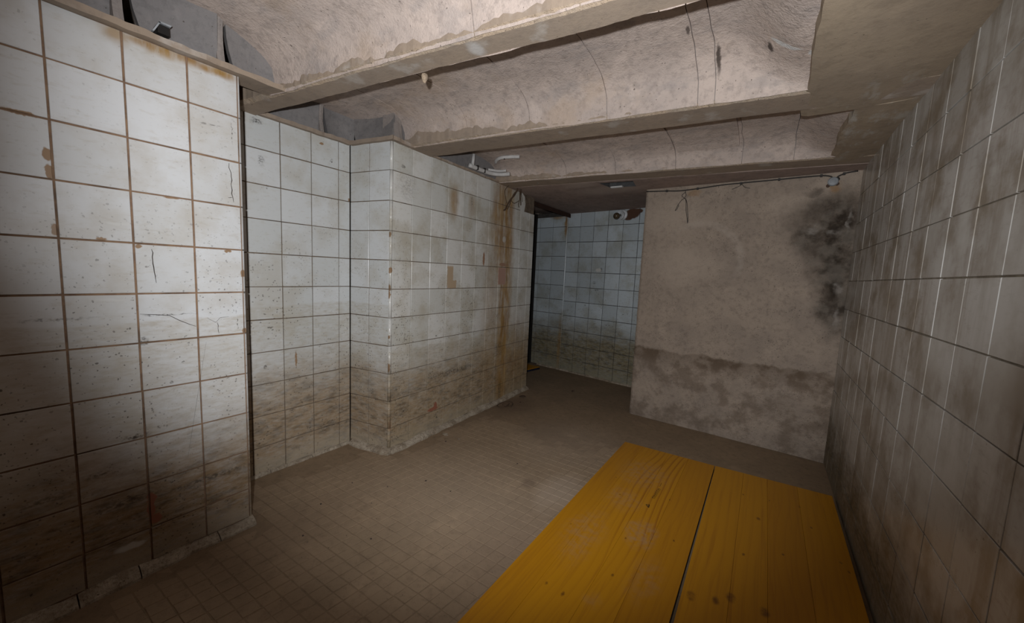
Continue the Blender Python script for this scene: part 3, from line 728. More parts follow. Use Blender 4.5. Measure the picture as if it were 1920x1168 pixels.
for c in cells[:300]:
    o = bpy.data.objects.new('mosaic_tile', mos)
    o.location = (c[1], c[2], c[3])
    o.rotation_euler = (random.uniform(-1, 1) * .012, random.uniform(-1, 1) * .012, random.uniform(-1, 1) * .03)
    link(o, floor)
if len(cells) > 300:
    obj('far_mosaic', *merge(*[mos_geo(*c[1:4]) for c in cells[300:]]), 'mosaic', floor, kind='stuff')

# crumbling skirting fillets
def fillet(name, fr, a0, a1, wd, ht, label, piece=0.16):
    e = empty(name, fr.p((a0 + a1) / 2, 0), kind='structure', label=label)
    a = a0
    while a < a1 - 0.02:
        L = min(piece * random.uniform(0.7, 1.3), a1 - a)
        n, V = 10, []
        for i in range(n + 1):
            aa = a + (L - 0.003) * i / n
            w2, h2 = wd * (1 + 0.45 * mnoise.noise(Vector((aa * 14, wd * 50, 1)))), ht * (1 + 0.5 * mnoise.noise(Vector((aa * 11, 7, ht * 90))))
            for d, z in ((-0.012, -0.004), (w2, -0.004), (w2 * 0.97, h2 * 0.25), (w2 * 0.62 + jig(aa, 1, 1, 50, .002), h2 * 0.7), (0.0, h2), (-0.012, h2)):
                V.append(fr.p(aa, z, d) - e.location)
        Fc = [(i * 6 + k, (i + 1) * 6 + k, (i + 1) * 6 + (k + 1) % 6, i * 6 + (k + 1) % 6) for i in range(n) for k in range(6)]
        Fc += [tuple(range(6)), tuple(n * 6 + k for k in range(5, -1, -1))]
        obj('fillet_piece', V, Fc, 'fillet', e)
        a += L
    return e
fillet('baseboard_left_front', frA, -0.25, 0.59, 0.030, 0.026, 'crumbling pale cement skirting below the nearest tile wall')
fillet('baseboard_left_recess', frB, 0.59, 1.20, 0.012, 0.012, 'low cement skirting in the recess')
fillet('baseboard_left_return', frC, 0.02, LC + 0.02, 0.028, 0.026, 'short cement skirting below the pilaster return')
fillet('baseboard_left_middle', frD, 0.0, LD, 0.026, 0.026, 'broken cement skirting along the long pilaster', 0.22)
fillet('baseboard_back', frE, -0.3, 1.0, 0.012, 0.014, 'thin cement skirting below the far tiled wall', 0.3)

# ---------------------------------------------------------------- ceiling
ceiling = obj('ceiling', *boxgeo(-3.0, 0.6, -1.55, 3.9, 1.86, 1.95), 'vault', None, kind='structure', label='rough concrete ceiling of shallow ribbed vaults')
SL = 0.123
def rib(y_near, y_far, x0, x1, z=1.62, slope_n=None):
    n = 150
    V, Fc = [], []
    for i in range(n + 1):
        x = x0 + (x1 - x0) * i / n
        yn = y_near + (slope_n or SL) * (x + 1) + jig(x, 2, y_near, 9, 0.006) + jig(x, 4, y_near, 40, 0.003)
        yf = y_far + SL * (x + 1) + jig(x, 3, y_far, 6, 0.004) + jig(x, 8, y_far, 60, 0.003)
        zz = z + jig(x, 1, y_far, 4, 0.003)
        V += [(x, yn - 0.004, zz + 0.16), (x, yn - 0.002, zz + 0.012 + jig(x, 1, 1, 50, .003)), (x, yn + 0.016 + jig(x, 6, 1, 30, .005), zz + 0.002), (x, yf - 0.004, zz), (x, yf, zz + 0.003 + jig(x, 7, 2, 55, .003)), (x, yf - 0.012, zz + 0.16)]
    Fc = [(i * 6 + k, i * 6 + k + 1, (i + 1) * 6 + k + 1, (i + 1) * 6 + k) for i in range(n) for k in range(5)]
    Fc += [(5, 4, 3, 2, 1, 0), tuple(n * 6 + k for k in range(6))]
    o = obj('rib', V, Fc, 'rib', ceiling)
    o.data.materials.append(M['ribedge'])
    for k, p in enumerate(o.data.polygons):
        if k < n * 5 and k % 5 == 1:
            p.material_index = 1
    return o
RIBS = [(-0.07, 0.05), (0.778, 0.871), (1.438, 1.602), (2.255, 2.417)]
rib(*RIBS[0], -1.60, 0.36)
rib(*RIBS[1], -1.90, 0.10)
rib(*RIBS[2], -1.66, 0.36, slope_n=0.135)
rib(*RIBS[3], -1.66, 0.36, slope_n=0.135)

def vault_z(s, h, n=2.7):
    s = max(-1.0, min(1.0, s))
    return 1.622 + h * (1 - abs(s) ** n) ** (1 / n)
def coffer(k, xs, h, xt=0.05):
    def taper(x):
        t = max(0.0, min(1.0, (xt - 0.01 - x) / 0.20))
        return 0.22 + 0.78 * (t * t * (3 - 2 * t))
    ya, yb = RIBS[k][1], RIBS[k + 1][0]
    for i in range(len(xs) - 1):
        x0, x1 = xs[i] + 0.0014, xs[i + 1] - 0.0014
        off = random.uniform(-0.004, 0.003)
        n, m = 10, 26
        V = []
        for a in range(n + 1):
            for b in range(m + 1):
                s = -1 + 2 * b / m
                s = math.copysign(abs(s) ** 0.72, s)
                x = x0 + (x1 - x0) * a / n
                y = (ya + yb) / 2 + SL * (x + 1) + s * ((yb - ya) / 2 + 0.004)
                z = vault_z(s, (h + off) * taper(x)) + jig(x, y, k, 5, 0.006) + jig(x, y, k, 18, 0.003) + jig(x, y, k, 50, 0.0012)
                x += jig(x, y, 3, 12, 0.005) if a in (0, n) else 0
                V.append((x, y, z))
        Fc = [(a * (m + 1) + b, a * (m + 1) + b + 1, (a + 1) * (m + 1) + b + 1, (a + 1) * (m + 1) + b) for a in range(n) for b in range(m)]
        # turned-up edges along the joints
        for a in (0, n):
            q = len(V)
            row = V[a * (m + 1):(a + 1) * (m + 1)]
            V += row + [(v[0], v[1], v[2] + 0.02) for v in row]
            Fc += [(q + b, q + m + 1 + b, q + m + 2 + b, q + b + 1) for b in range(m)]
        o = obj('vault_panel', V, Fc, 'vault', ceiling)
        o.data.polygons.foreach_set('use_smooth', [True] * (n * m) + [False] * (len(Fc) - n * m))
    # mortar behind the joints
    n, m = 60, 24
    V = []
    for a in range(n + 1):
        for b in range(m + 1):
            s = -1 + 2 * b / m
            s = math.copysign(abs(s) ** 0.6, s)
            x = xs[0] + (xs[-1] - xs[0]) * a / n
            V.append((x, (ya + yb) / 2 + SL * (x + 1) + s * ((yb - ya) / 2 + 0.004), 0))
            vx, vy, _ = V[-1]
            V[-1] = (vx, vy, vault_z(s, h * taper(x)) + jig(vx, vy, k, 5, 0.006) + jig(vx, vy, k, 18, 0.003) + 0.010)
    obj('joint_mortar', V, [(a * (m + 1) + b, a * (m + 1) + b + 1, (a + 1) * (m + 1) + b + 1, (a + 1) * (m + 1) + b) for a in range(n) for b in range(m)], 'webm', ceiling, smooth=True)
coffer(0, [-1.62, -1.33, -1.02, -0.71, -0.42, -0.12, 0.05, 0.36], 0.165)
coffer(1, [-1.93, -1.58, -1.245, -0.925, -0.59, -0.27, -0.215, 0.05], 0.155)
coffer(2, [-1.68, -1.42, -1.13, -0.82, -0.49, -0.17, 0.05, 0.22], 0.12, 0.22)
# thin repair panel set into the third vault
V = []
for a in range(9):
    for b in range(9):
        x = -0.475 + 0.29 * a / 8
        s = -0.30 + 1.12 * b / 8
        y = (RIBS[2][1] + RIBS[3][0]) / 2 + SL * (x + 1) + s * (RIBS[3][0] - RIBS[2][1]) / 2
        V.append((x, y, vault_z(s, 0.12) - 0.012 + jig(x, y, 1, 8, .002)))
Fc = [(a * 9 + b, a * 9 + b + 1, (a + 1) * 9 + b + 1, (a + 1) * 9 + b) for a in range(8) for b in range(8)]
q = len(V)
rim = [(a, 0) for a in range(8)] + [(8, b) for b in range(8)] + [(a, 8) for a in range(8, 0, -1)] + [(0, b) for b in range(8, 0, -1)]
V += [(V[a * 9 + b][0], V[a * 9 + b][1], V[a * 9 + b][2] + 0.02) for a, b in rim]
Fc += [(rim[i][0] * 9 + rim[i][1], q + i, q + (i + 1) % len(rim), rim[(i + 1) % len(rim)][0] * 9 + rim[(i + 1) % len(rim)][1]) for i in range(len(rim))]
obj('repair_panel', V, Fc, 'vault', ceiling)

# plaster band over the right wall
def band(x0, x1, y0, y1, name):
    n = 60
    V, Fc = [], []
    for i in range(n + 1):
        y = y0 + (y1 - y0) * i / n
        xl = x0 + jig(1, y, 2, 5, 0.008) + jig(1, y, 6, 22, 0.005)
        zz = 1.621 + jig(2, y, 1, 3, 0.003)
        V += [(xl - 0.02, y, zz + 0.16), (xl, y, zz + 0.006), (xl + 0.02, y, zz), ((xl + x1) / 2, y, zz - 0.002 + jig(5, y, 1, 6, 0.003)), (x1, y, zz + 0.003), (x1, y, zz + 0.16)]
    Fc = [(i * 6 + k, (i + 1) * 6 + k, (i + 1) * 6 + k + 1, i * 6 + k + 1) for i in range(n) for k in range(5)]
    Fc += [(0, 1, 2, 3, 4, 5), tuple(n * 6 + k for k in range(5, -1, -1))]
    return obj(name, V, Fc, 'band', ceiling)
band(0.045, 0.362, -1.5, 1.80, 'edge_band')
band(0.195, 0.362, 1.79, 2.60, 'edge_band')

# ledges, webs and grey infill blocks where the vaults die into the left wall
def ledge(pts, zin, name='ledge'):
    # pts: list of (outer xy, inner xy); jagged underside strip
    V, Fc = [], []
    for k, ((ax, ay), (bx, by)) in enumerate(pts):
        j1 = jig(ax, ay, 1, 25, 0.006)
        V += [(ax, ay, 1.628), (bx + j1, by + j1 * 0.2, 1.622 + jig(bx, by, 5, 20, .003)), (bx + j1 * 1.3, by, zin + jig(bx, by, 2, 30, .004)), (ax, ay, zin + 0.01)]
    n = len(pts)
    Fc = [(i * 4 + k, (i + 1) * 4 + k, (i + 1) * 4 + (k + 1) % 4, i * 4 + (k + 1) % 4) for i in range(n - 1) for k in range(4)]
    Fc += [(0, 1, 2, 3), tuple((n - 1) * 4 + k for k in range(3, -1, -1))]
    return obj(name, V, Fc, 'rib', ceiling)
def lin(p, q, n):
    return [(p[0] + (q[0] - p[0]) * i / n, p[1] + (q[1] - p[1]) * i / n) for i in range(n + 1)]
ledge(list(zip(lin((-1.64, -0.05), (-1.64, 0.76), 40), lin((-1.527, -0.05), (-1.527, 0.74), 40))), 1.640)
ledge(list(zip(lin((-1.94, 0.74), (-1.94, 1.22), 30), lin((-1.853, 0.74), (-1.853, 1.185), 30))), 1.640)
ledge(list(zip(lin((-1.87, 1.30), (-1.65, 1.33), 20), lin((-1.86, 1.183), (-1.578, 1.234), 20))), 1.640)
ledge(list(zip(lin((-1.70, 1.24), (-1.70, 1.44), 14), lin((-1.580, 1.236), (-1.583, 1.44), 14))), 1.640)
ledge(list(zip(lin((-1.72, 1.50), (-1.72, 2.30), 36), lin((-1.605, 1.50), (-1.622, 2.26), 36))), 1.634)
def block(x0, y0, x1, y1, z0, z1, t, name='infill_block', lean=0.02, mat='pocket'):
    # plate from (x0,y0) to (x1,y1); its top leans away into the vault
    d = Vector((x1 - x0, y1 - y0, 0)).normalized()
    nn = d.cross(Vector((0, 0, 1)))
    n, m = 12, 6
    V = []
    for j in range(m + 1):
        for i in range(n + 1):
            s, z = i / n, z0 + (z1 - z0) * j / m
            p = Vector((x0 + (x1 - x0) * s, y0 + (y1 - y0) * s, z)) + d * ((1 - s) * (0.010 + 0.035 * (1 - j / m) ** 3))
            dep = -0.018 * math.sin(math.pi * min(1, s * 1.0)) + lean * (j / m) + jig(p.x, p.y, p.z, 14, 0.003)
            V.append(p + nn * dep)
    k = len(V)
    V += [v - nn * t for v in V[:]]
    Fc = [(j * (n + 1) + i, j * (n + 1) + i + 1, (j + 1) * (n + 1) + i + 1, (j + 1) * (n + 1) + i) for j in range(m) for i in range(n)]
    Fc += [(k + j * (n + 1) + i, k + (j + 1) * (n + 1) + i, k + (j + 1) * (n + 1) + i + 1, k + j * (n + 1) + i + 1) for j in range(m) for i in range(n)]
    ring = list(range(n + 1)) + [j * (n + 1) + n for j in range(1, m + 1)] + [m * (n + 1) + i for i in range(n - 1, -1, -1)] + [j * (n + 1) for j in range(m - 1, 0, -1)]
    Fc += [(ring[i], k + ring[i], k + ring[(i + 1) % len(ring)], ring[(i + 1) % len(ring)]) for i in range(len(ring))]
    return obj(name, V, Fc, mat, ceiling, smooth=False)
block(-1.575, -0.05, -1.575, 0.285, 1.63, 1.84, 0.03, lean=0.03)
block(-1.580, 0.310, -1.550, 0.520, 1.63, 1.84, 0.03, lean=0.03)
block(-1.580, 0.540, -1.548, 0.775, 1.63, 1.84, 0.03, lean=0.03)
block(-1.905, 0.70, -1.885, 1.035, 1.63, 1.84, 0.03, lean=0.02)
block(-1.905, 1.060, -1.880, 1.225, 1.63, 1.84, 0.03, lean=0.02)
block(-1.875, 1.196, -1.600, 1.246, 1.63, 1.86, 0.03, lean=-0.03, mat='pocket')
block(-1.640, 1.31, -1.605, 1.47, 1.63, 1.84, 0.03, lean=0.04)
block(-1.665, 1.50, -1.640, 2.30, 1.628, 1.80, 0.03, lean=0.06)
def web(x0, x1, y, w2, z1, tilt=0.0):
    V, Fc = [], []
    n = 8
    for j in range(n + 1):
        z = 1.624 + (z1 - 1.624) * j / n
        out = x1 - 0.02 * math.sin(math.pi * j / n) + jig(x1, y, z, 30, 0.004)
        yy = y + tilt * j / n
        V += [(x0, yy - w2, z), (out, yy - w2 * 0.8, z), (out + 0.002, yy, z), (out, yy + w2 * 0.8, z), (x0, yy + w2, z)]
    Fc = [(j * 5 + k, j * 5 + (k + 1) % 5, (j + 1) * 5 + (k + 1) % 5, (j + 1) * 5 + k) for j in range(n) for k in range(5)]
    return obj('web', V, Fc, 'webm', ceiling)
web(-1.62, -1.530, 0.293, 0.013, 1.83)
web(-1.62, -1.530, 0.527, 0.013, 1.82)
web(-1.93, -1.857, 1.046, 0.012, 1.82)
web(-1.68, -1.585, 1.285, 0.03, 1.82)
# solid near-black box painted as a hole's darkness, with a scrap of bracket
V, Fc = boxgeo(-1.57, -1.5335, 0.372, 0.398, 1.650, 1.674)
obj('dark_hole', V, Fc, 'dark', ceiling)
V, Fc = merge(boxgeo(-1.55, -1.527, 0.358, 0.363, 1.646, 1.678), boxgeo(-1.55, -1.527, 0.358, 0.392, 1.675, 1.680))
V = [Vector((x, 0.37 + (y - 0.37) * 0.8 + (z - 1.65) * 0.5, z)) for x, y, z in V]
br = obj('metal_bracket', V, Fc, 'grey_box', None, label='small bent grey metal bracket in the first ceiling pocket', category='bracket')

# flat slab over passage and block, with a broken-out rectangular hole
ZS = 1.616
ycut = lambda x: RIBS[3][1] + SL * (x + 1) - 0.01
V = [(-1.72, ycut(-1.72), ZS + .004), (0.37, ycut(0.37), ZS), (0.37, 3.75, ZS), (-1.72, 3.75, ZS),
     (-0.99, 2.437, ZS), (-0.772, 2.464, ZS), (-0.795, 2.615, ZS), (-0.965, 2.578, ZS)]
Fc = [(0, 4, 5, 1), (1, 5, 6, 2), (2, 6, 7, 3), (3, 7, 4, 0)]
V += [(v[0], v[1], ZS + 0.08) for v in V[4:8]] + [(v[0], v[1], ZS + 0.2) for v in V[0:4]]
obj('dark_hole', [Vector(v) for v in V], [(4, 8, 9, 5), (5, 9, 10, 6), (6, 10, 11, 7), (7, 11, 8, 4), (8, 11, 10, 9)], 'hole', ceiling)
Fc += [(0, 1, 13, 12), (1, 2, 14, 13), (2, 3, 15, 14), (3, 0, 12, 15)]
slab = obj('flat_slab', V, Fc, 'slab', ceiling)
for f_ in slab.data.polygons:
    pass
obj('hole_scrap', *boxgeo(-0.955, -0.875, 2.566, 2.592, 1.609, 1.618), 'white_plastic', ceiling)
obj('side_slab', *boxgeo(-3.0, -1.72, 2.42, 3.75, 1.675, 1.80), 'slab', ceiling)
# rubble over the pilaster top, filling to the ceiling
V, Fc = quadbox([(-1.665, 1.47), (-1.70, 2.46), (-1.95, 2.46), (-1.95, 1.47)], 1.6, 1.86)
obj('wall_head', V, Fc, 'slab', ceiling)

# ---------------------------------------------------------------- things
# rusted lintel over the side opening
lint = empty('steel_lintel', (-1.735, 3.1, 1.60), label='rusty steel lintel spanning the side opening at the far end', category='lintel')
def rel(g, e):
    V, Fc = g
    return [Vector(v) - e.location for v in V], Fc
obj('bottom_flange', *rel(boxgeo(-1.765, -1.705, 2.66, 3.52, 1.592, 1.600), lint), 'rust', lint)
obj('web_plate', *rel(boxgeo(-1.739, -1.731, 2.66, 3.52, 1.600, 1.66), lint), 'rust', lint)
obj('top_flange', *rel(boxgeo(-1.765, -1.705, 2.66, 3.52, 1.655, 1.663), lint), 'rust', lint)
obj('side_plate', *rel(boxgeo(-1.712, -1.704, 2.66, 3.52, 1.575, 1.612), lint), 'rust', lint)

# yellow shuttering panels
ZB = 0.028
def panel(name, label, P, nl, blue=True):
    # P: four corners (near-left, near-right, far-right, far-left)
    e = empty(name, (sum(p[0] for p in P) / 4, sum(p[1] for p in P) / 4, 0.0), label=label, category='wooden panel', group='yellow shuttering panels on the floor')
    V, Fc = quadbox(P, 0.0012, ZB - 0.006)
    obj('core', *rel((V, Fc), e), 'blue_edge', e)
    nl_, nr_, fr_, fl_ = [Vector((p[0], p[1])) for p in P]
    cuts = [0] + [(i + random.uniform(-.12, .12)) / nl for i in range(1, nl)] + [1]
    for i in range(nl):
        a, b = cuts[i] + (0.0004 if i else 0.0), cuts[i + 1] - (0.0004 if i < nl - 1 else 0.0)
        q = [nl_.lerp(nr_, a), nl_.lerp(nr_, b), fl_.lerp(fr_, b), fl_.lerp(fr_, a)]
        n = 4
        V = [(p.x, p.y, ZB - 0.0062) for p in q] + [(p.x, p.y, ZB - 0.0008) for p in q]
        cx = sum((p for p in q), Vector((0, 0))) / 4
        V += [(p.x + math.copysign(0.0004, cx.x - p.x), p.y + math.copysign(0.0004, cx.y - p.y), ZB + random.uniform(-1, 1) * 0.0002) for p in q]
        Fc = [(8, 9, 10, 11)] + [(k + r, k + (r + 1) % 4, k + 4 + (r + 1) % 4, k + 4 + r) for k in (0, 4) for r in range(4)]
        obj('lamella', *rel((V, Fc), e), 'wood', e)
    return e
p1 = panel('shuttering_panel', 'yellow wooden panel on the floor beside the mosaic tiles, with grey scuffs', [(-0.627, 0.20), (-0.141, 0.22), (-0.1405, 2.200), (-0.612, 2.178)], 4)
p2 = panel('shuttering_panel', 'darker yellow wooden panel on the floor against the right tile wall', [(-0.1255, 0.22), (0.336, 0.24), (0.344, 2.236), (-0.1370, 2.202)], 4)
p3 = panel('shuttering_panel', 'small visible corner of a yellow panel with blue edge behind the pilaster', [(-2.40, 3.03), (-1.935, 3.20), (-1.90, 3.39), (-2.45, 3.42)], 3)
# faded stamp on the first panel
st = []
bx_, by_ = -0.333, 1.60
dv = Vector((0.04, 1.0)).normalized(); du = Vector((dv.y, -dv.x))
def stroke(a0, b0, a1, b1, wd=0.0011):
    q0 = Vector((bx_, by_)) + dv * a0 + du * b0
    q1 = Vector((bx_, by_)) + dv * a1 + du * b1
    d = (q1 - q0).normalized(); nn = Vector((-d.y, d.x)) * wd
    zz = ZB + 0.0006
    return [(q0.x + nn.x, q0.y + nn.y, zz), (q1.x + nn.x, q1.y + nn.y, zz), (q1.x - nn.x, q1.y - nn.y, zz), (q0.x - nn.x, q0.y - nn.y, zz)], [(3, 2, 1, 0)]
for a0, b0, a1, b1 in [(0, 0.004, 0.024, 0.0), (0, 0.004, 0.014, -0.012), (0.014, -0.012, 0.024, 0.0), (0.008, -0.004, 0.016, 0.004)]:
    st.append(stroke(a0, b0, a1, b1, 0.0016))
for k in range(6):
    a = 0.085 + 0.017 * k
    st += [stroke(a, -0.006, a, 0.007), stroke(a, -0.006, a + 0.009, -0.006 + random.choice((0, 0.006))), stroke(a + 0.009, -0.006, a + 0.009, 0.007)]
st.append(stroke(0.20, -0.004, 0.24, -0.006, 0.0008))
obj('printed_stamp', *rel(merge(*st), p1), 'ink', p1, kind='stuff', label='faded black stamp print')

# wall lamp on the far wall
LO = frE.p(0.578, 1.562, 0)
lamp = empty('wall_lamp', LO, label='small porcelain wall lamp with a dark amber bulb high on the far tile wall', category='lamp')
obj('backplate', *rel(lathe([(0.044, -0.002), (0.046, 0.006), (0.042, 0.014), (0.03, 0.018)], 24, LO + Vector((0.012, 0, 0.006)), frE.n), lamp), 'porcelain', lamp, smooth=False)
obj('socket_ring', *rel(lathe([(0.030, 0.0), (0.040, 0.012), (0.041, 0.045), (0.038, 0.050), (0.034, 0.049), (0.032, 0.030), (0.012, 0.028)], 28, LO, frE.n), lamp), 'porcelain', lamp, smooth=True)
bd = (frE.n + Vector((-0.25, 0, -0.28))).normalized()
prof = [(0.013, 0.0), (0.014, 0.018)] + [(0.031 * math.sin(math.pi * (0.16 + 0.84 * i / 12)), 0.052 - 0.031 * math.cos(math.pi * (0.16 + 0.84 * i / 12))) for i in range(12)] + [(0.001, 0.083)]
obj('bulb', *rel(lathe(prof, 24, LO + frE.n * 0.026, bd), lamp), 'amber', lamp, smooth=True)

# cable along the head of the block
def fp(pts, d=0.006):
    return [frF.p(a + 0.757, z, d) for a, z in pts]
cab = empty('ceiling_cable', frF.p(0.45, 1.595, 0.006), label='thin black cable clipped along the top of the plaster block', category='cable')
main = smooth_path(fp([(-0.757, 1.602), (-0.62, 1.594), (-0.54, 1.588), (-0.43, 1.592), (-0.30, 1.601), (-0.19, 1.603), (-0.02, 1.604), (0.10, 1.605), (0.19, 1.604), (0.225, 1.598), (0.238, 1.588), (0.232, 1.578)]), 5)
obj('sheath', *rel(tube(main, 0.0036, 8), cab), 'cable', cab, smooth=True)
obj('sheath', *rel(tube(smooth_path(fp([(0.252, 1.578), (0.262, 1.592), (0.28, 1.602), (0.30, 1.608), (0.34, 1.612)]), 5), 0.0036, 8), cab), 'cable', cab, smooth=True)
for a, z in ((-0.62, 1.594), (-0.43, 1.592), (-0.19, 1.601), (0.0, 1.604), (0.19, 1.604), (0.285, 1.604)):
    q = frF.p(a + 0.757, z, 0.0)
    g = boxgeo(-0.0055, 0.0055, -0.014, 0.003, -0.007, 0.006)
    obj('clip', *rel(([q + Vector(v) for v in g[0]], g[1]), cab), 'cable', cab)
wires = empty('loose_wire', frF.p(0.255, 1.58, 0.01), label='tangle of thin black wires dangling from the cable on the plaster', category='wire')
for pts in ([(-0.505, 1.590), (-0.503, 1.575), (-0.518, 1.562), (-0.520, 1.55), (-0.507, 1.538), (-0.522, 1.525), (-0.540, 1.498), (-0.552, 1.470), (-0.556, 1.460), (-0.546, 1.468), (-0.536, 1.495)],
            [(-0.503, 1.590), (-0.501, 1.572), (-0.496, 1.556), (-0.503, 1.54), (-0.497, 1.53), (-0.492, 1.505), (-0.488, 1.46), (-0.478, 1.41), (-0.472, 1.375)],
            [(-0.507, 1.538), (-0.494, 1.527), (-0.484, 1.495), (-0.478, 1.45), (-0.471, 1.40), (-0.472, 1.374)]):
    obj('strand', *rel(tube(smooth_path(fp(pts, 0.008), 4), 0.0017, 6), wires), 'cable', wires, smooth=True)
sprig = empty('loose_wire', frF.p(0.57, 1.598, 0.006), label='short wire stub sprouting below the middle of the cable', category='wire')
for pts in ([(-0.187, 1.603), (-0.19, 1.59), (-0.215, 1.578), (-0.235, 1.570)], [(-0.187, 1.603), (-0.178, 1.588), (-0.165, 1.575), (-0.140, 1.568)]):
    obj('strand', *rel(tube(smooth_path(fp(pts, 0.006), 4), 0.0015, 6), sprig), 'cable', sprig, smooth=True)
jb = empty('junction_box', frF.p(1.0, 1.566, 0.0), label='small grey junction box under the cable near the right wall', category='junction box')
obj('box_body', *rel(lathe([(0.023, -0.002), (0.024, 0.016), (0.020, 0.022), (0.006, 0.024)], 16, frF.p(1.0, 1.566, 0.0), frF.n), jb), 'grey_box', jb)
for a in (0.981, 1.019):
    obj('gland', *rel(lathe([(0.008, 0.0), (0.009, 0.012), (0.004, 0.014)], 10, frF.p(a, 1.553 if a > 1 else 1.546, 0.0), frF.n), jb), 'leaf', jb)
obj('gland', *rel(lathe([(0.010, 0.0), (0.011, 0.014), (0.004, 0.016)], 10, frF.p(1.017, 1.577, 0.0), frF.n), jb), 'cable', jb)

# dangling brown roots of wire above the pilaster
hw = empty('hanging_wire', (-1.60, 2.36, 1.60), label='brown frayed wires hanging from the ceiling edge over the stained tiles', category='wire')
for pts, r in (([(-1.585, 2.36, 1.615), (-1.598, 2.34, 1.57), (-1.612, 2.31, 1.53), (-1.622, 2.29, 1.49), (-1.625, 2.27, 1.455), (-1.625, 2.25, 1.445)], 0.005),
               ([(-1.585, 2.365, 1.615), (-1.60, 2.33, 1.57), (-1.615, 2.325, 1.53), (-1.625, 2.31, 1.48), (-1.628, 2.30, 1.46)], 0.003),
               ([(-1.575, 2.39, 1.615), (-1.60, 2.42, 1.58), (-1.62, 2.46, 1.55), (-1.63, 2.48, 1.52)], 0.004),
               ([(-1.58, 2.38, 1.615), (-1.61, 2.43, 1.56), (-1.625, 2.44, 1.52), (-1.63, 2.455, 1.50)], 0.003),
               ([(-1.60, 2.27, 1.625), (-1.622, 2.25, 1.585), (-1.628, 2.27, 1.54), (-1.625, 2.285, 1.50)], 0.002),
               ([(-1.605, 2.30, 1.53), (-1.615, 2.35, 1.515), (-1.622, 2.39, 1.52), (-1.625, 2.44, 1.545)], 0.002),
               ([(-1.58, 2.40, 1.612), (-1.615, 2.46, 1.585), (-1.63, 2.50, 1.55)], 0.002)):
    obj('strand', *rel(tube(smooth_path(pts, 4), r, 6), hw), 'root', hw, smooth=True)

# white conduit in the third vault
c1 = empty('white_conduit', (-1.59, 2.0, 1.65), label='broken white plastic conduit lying on the ledge of the third vault', category='conduit')
obj('pipe', *rel(tube(smooth_path([(-1.60, 1.83, 1.652), (-1.598, 1.95, 1.650), (-1.585, 2.05, 1.650), (-1.54, 2.10, 1.652), (-1.49, 2.115, 1.654)], 4), 0.013, 10), c1), 'white_plastic', c1, smooth=True)
obj('pipe', *rel(tube(smooth_path([(-1.60, 2.02, 1.672), (-1.56, 2.08, 1.672), (-1.51, 2.10, 1.674)], 4), 0.008, 10), c1), 'white_plastic', c1, smooth=True)
obj('stub', *rel(tube([(-1.598, 1.86, 1.655), (-1.590, 1.86, 1.725)], 0.010, 10), c1), 'white_plastic', c1, smooth=True)
for y in (1.90, 1.97):
    obj('clip', *rel(boxgeo(-1.605, -1.583, y - 0.004, y + 0.004, 1.638, 1.667), c1), 'cable', c1)
c2 = empty('white_conduit', (-1.48, 2.13, 1.70), label='short curved white strip stuck to the face of the third vault', category='conduit')
def vz(x, y):
    ya, yb = RIBS[2][1], RIBS[3][0]
    s = (y - SL * (x + 1) - (ya + yb) / 2) / ((yb - ya) / 2)
    return vault_z(s, 0.12) - 0.012
pp = [(x, y, vz(x, y)) for x, y in ((-1.56, 2.05), (-1.53, 2.02), (-1.48, 2.00), (-1.42, 2.01), (-1.36, 2.03))]
obj('strip', *rel(tube(smooth_path(pp, 4), 0.011, 8), c2), 'white_plastic', c2, smooth=True)
obj('screw_hole', *rel(lathe([(0.004, 0), (0.004, 0.003), (0.001, 0.004)], 8, Vector((-1.455, 2.0, vz(-1.455, 2.0) - 0.010)), (0.1, -0.7, -0.7)), c2), 'cable', c2)

# litter on the floor
coil = empty('wire_coil', (-1.545, 2.245, 0.0), label='flat coil of thin rusty wire on the floor at the foot of the rust streak', category='wire')
pts = []
for i in range(70):
    t = i / 69 * 2 * math.pi * 3.3
    rr = 0.045 + 0.025 * math.sin(t * 0.37 + 1) + random.uniform(-.004, .004)
    pts.append((-1.545 + rr * 0.75 * math.cos(t), 2.255 + rr * 1.15 * math.sin(t), 0.005 + 0.007 * abs(math.sin(t * 0.8)) + i * 0.0001))
obj('strand', *rel(tube(pts, 0.0016, 5), coil), 'root', coil, smooth=True)
def leaf(x, y, s, a, label):
    V = []
    for r in range(9):
        t = r / 8
        wd = s * 0.28 * math.sin(math.pi * t) ** 0.7
        for k in (-1, 0, 1):
            px, py = (t - 0.5) * s, k * wd
            V.append((px * math.cos(a) - py * math.sin(a), px * math.sin(a) + py * math.cos(a), 0.003 + 0.006 * abs(k) * math.sin(math.pi * t) + 0.004 * t))
    k = len(V)
    V += [(p[0], p[1], p[2] - 0.0008) for p in V[:]]
    Fc = [(r * 3 + c, r * 3 + c + 1, (r + 1) * 3 + c + 1, (r + 1) * 3 + c) for r in range(8) for c in range(2)]
    Fc += [tuple(i + k for i in reversed(f)) for f in Fc[:16]]
    o = obj('dry_leaf', V, Fc, 'leaf', None, label=label, category='leaf')
    o.location = (x, y, 0)
leaf(-1.555, 2.52, 0.06, 0.6, 'dark dry leaf on the floor near the end of the pilaster')
leaf(-1.30, 2.93, 0.035, 1.2, 'tiny dry leaf on the passage floor')
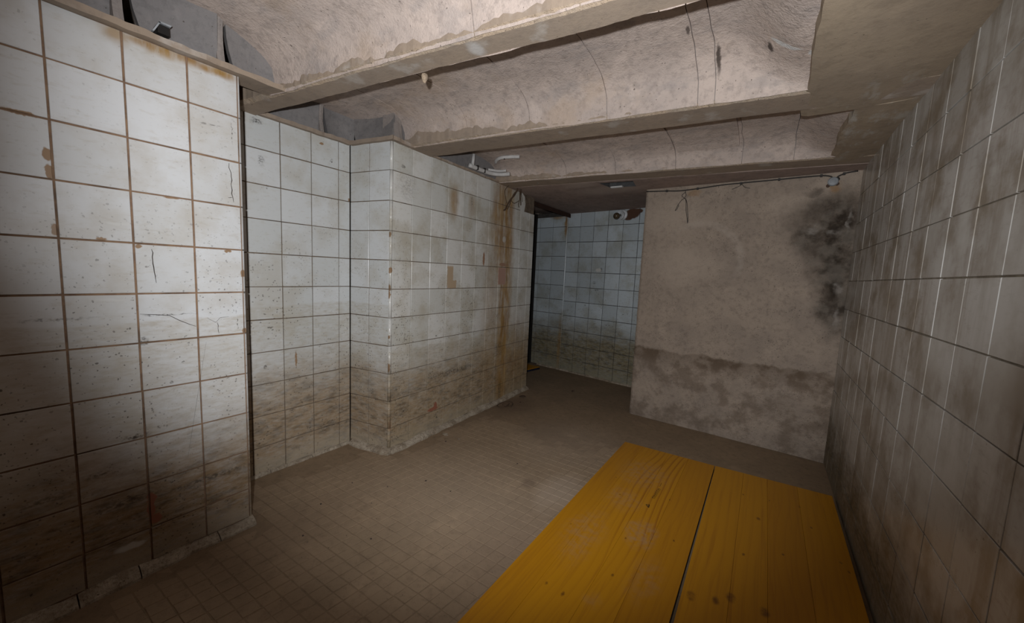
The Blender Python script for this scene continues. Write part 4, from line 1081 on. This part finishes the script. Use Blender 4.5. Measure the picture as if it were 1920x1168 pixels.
def crumb(x, y, s, label, mat='crack', grp='dark crumbs scattered on the floor'):
    V = [Vector((random.uniform(.7, 1) * a, random.uniform(.7, 1) * b, (0.0 if c < 0 else random.uniform(.5, .9)))) * s for c in (-1, 1) for a, b in ((-1, -1), (1, -1), (1, 1), (-1, 1))]
    V += [Vector((0, 0, 1.1)) * s]
    Fc = [(3, 2, 1, 0), (0, 1, 5, 4), (1, 2, 6, 5), (2, 3, 7, 6), (3, 0, 4, 7), (4, 5, 8), (5, 6, 8), (6, 7, 8), (7, 4, 8)]
    o = obj('floor_crumb', V, Fc, mat, None, label=label, category='debris', group=grp)
    o.location = (x, y, 0)
for x, y, s in ((-1.46, 0.80, 0.0035), (-1.35, 1.05, 0.003), (-1.30, 0.93, 0.003), (-1.50, 0.97, 0.003), (-1.25, 1.19, 0.004), (-1.10, 1.20, 0.003), (-1.33, 0.66, 0.003), (-1.12, 0.80, 0.003), (-1.47, 1.55, 0.004), (-1.0, 1.6, 0.003)):
    crumb(x, y, s, 'tiny dark crumb lying on the mosaic floor')
crumb(-1.50, 2.40, 0.006, 'dark crumb beside the coil of rusty wire', 'leaf')
def flake(x, y, s, a, label):
    P = [(s * math.cos(t + a) * random.uniform(.6, 1.1), s * math.sin(t + a) * random.uniform(.4, .8)) for t in (0, 1.2, 2.3, 3.3, 4.4, 5.4)]
    o = obj('tile_flake', *quadbox(P, 0.0, 0.004), 'fillet', None, label=label, category='debris', group='pale flakes fallen from the skirting')
    o.location = (x, y, 0.0)
    o.rotation_euler = (0.1, 0.05, 0)
flake(-1.535, 1.615, 0.020, 0.4, 'pale cement flake beside the pilaster skirting')
flake(-1.43, 1.62, 0.010, 1.0, 'small pale flake on the floor away from the skirting')
# plaster drip hanging on the first rib
q = Vector((-0.985, 0.895, 1.622))
obj('plaster_drip', *lathe([(0.010, 0.006), (0.011, 0.0), (0.009, -0.010), (0.005, -0.018), (0.001, -0.022)], 10, q, (0, 0, 1)), 'ribedge', ceiling, smooth=True)
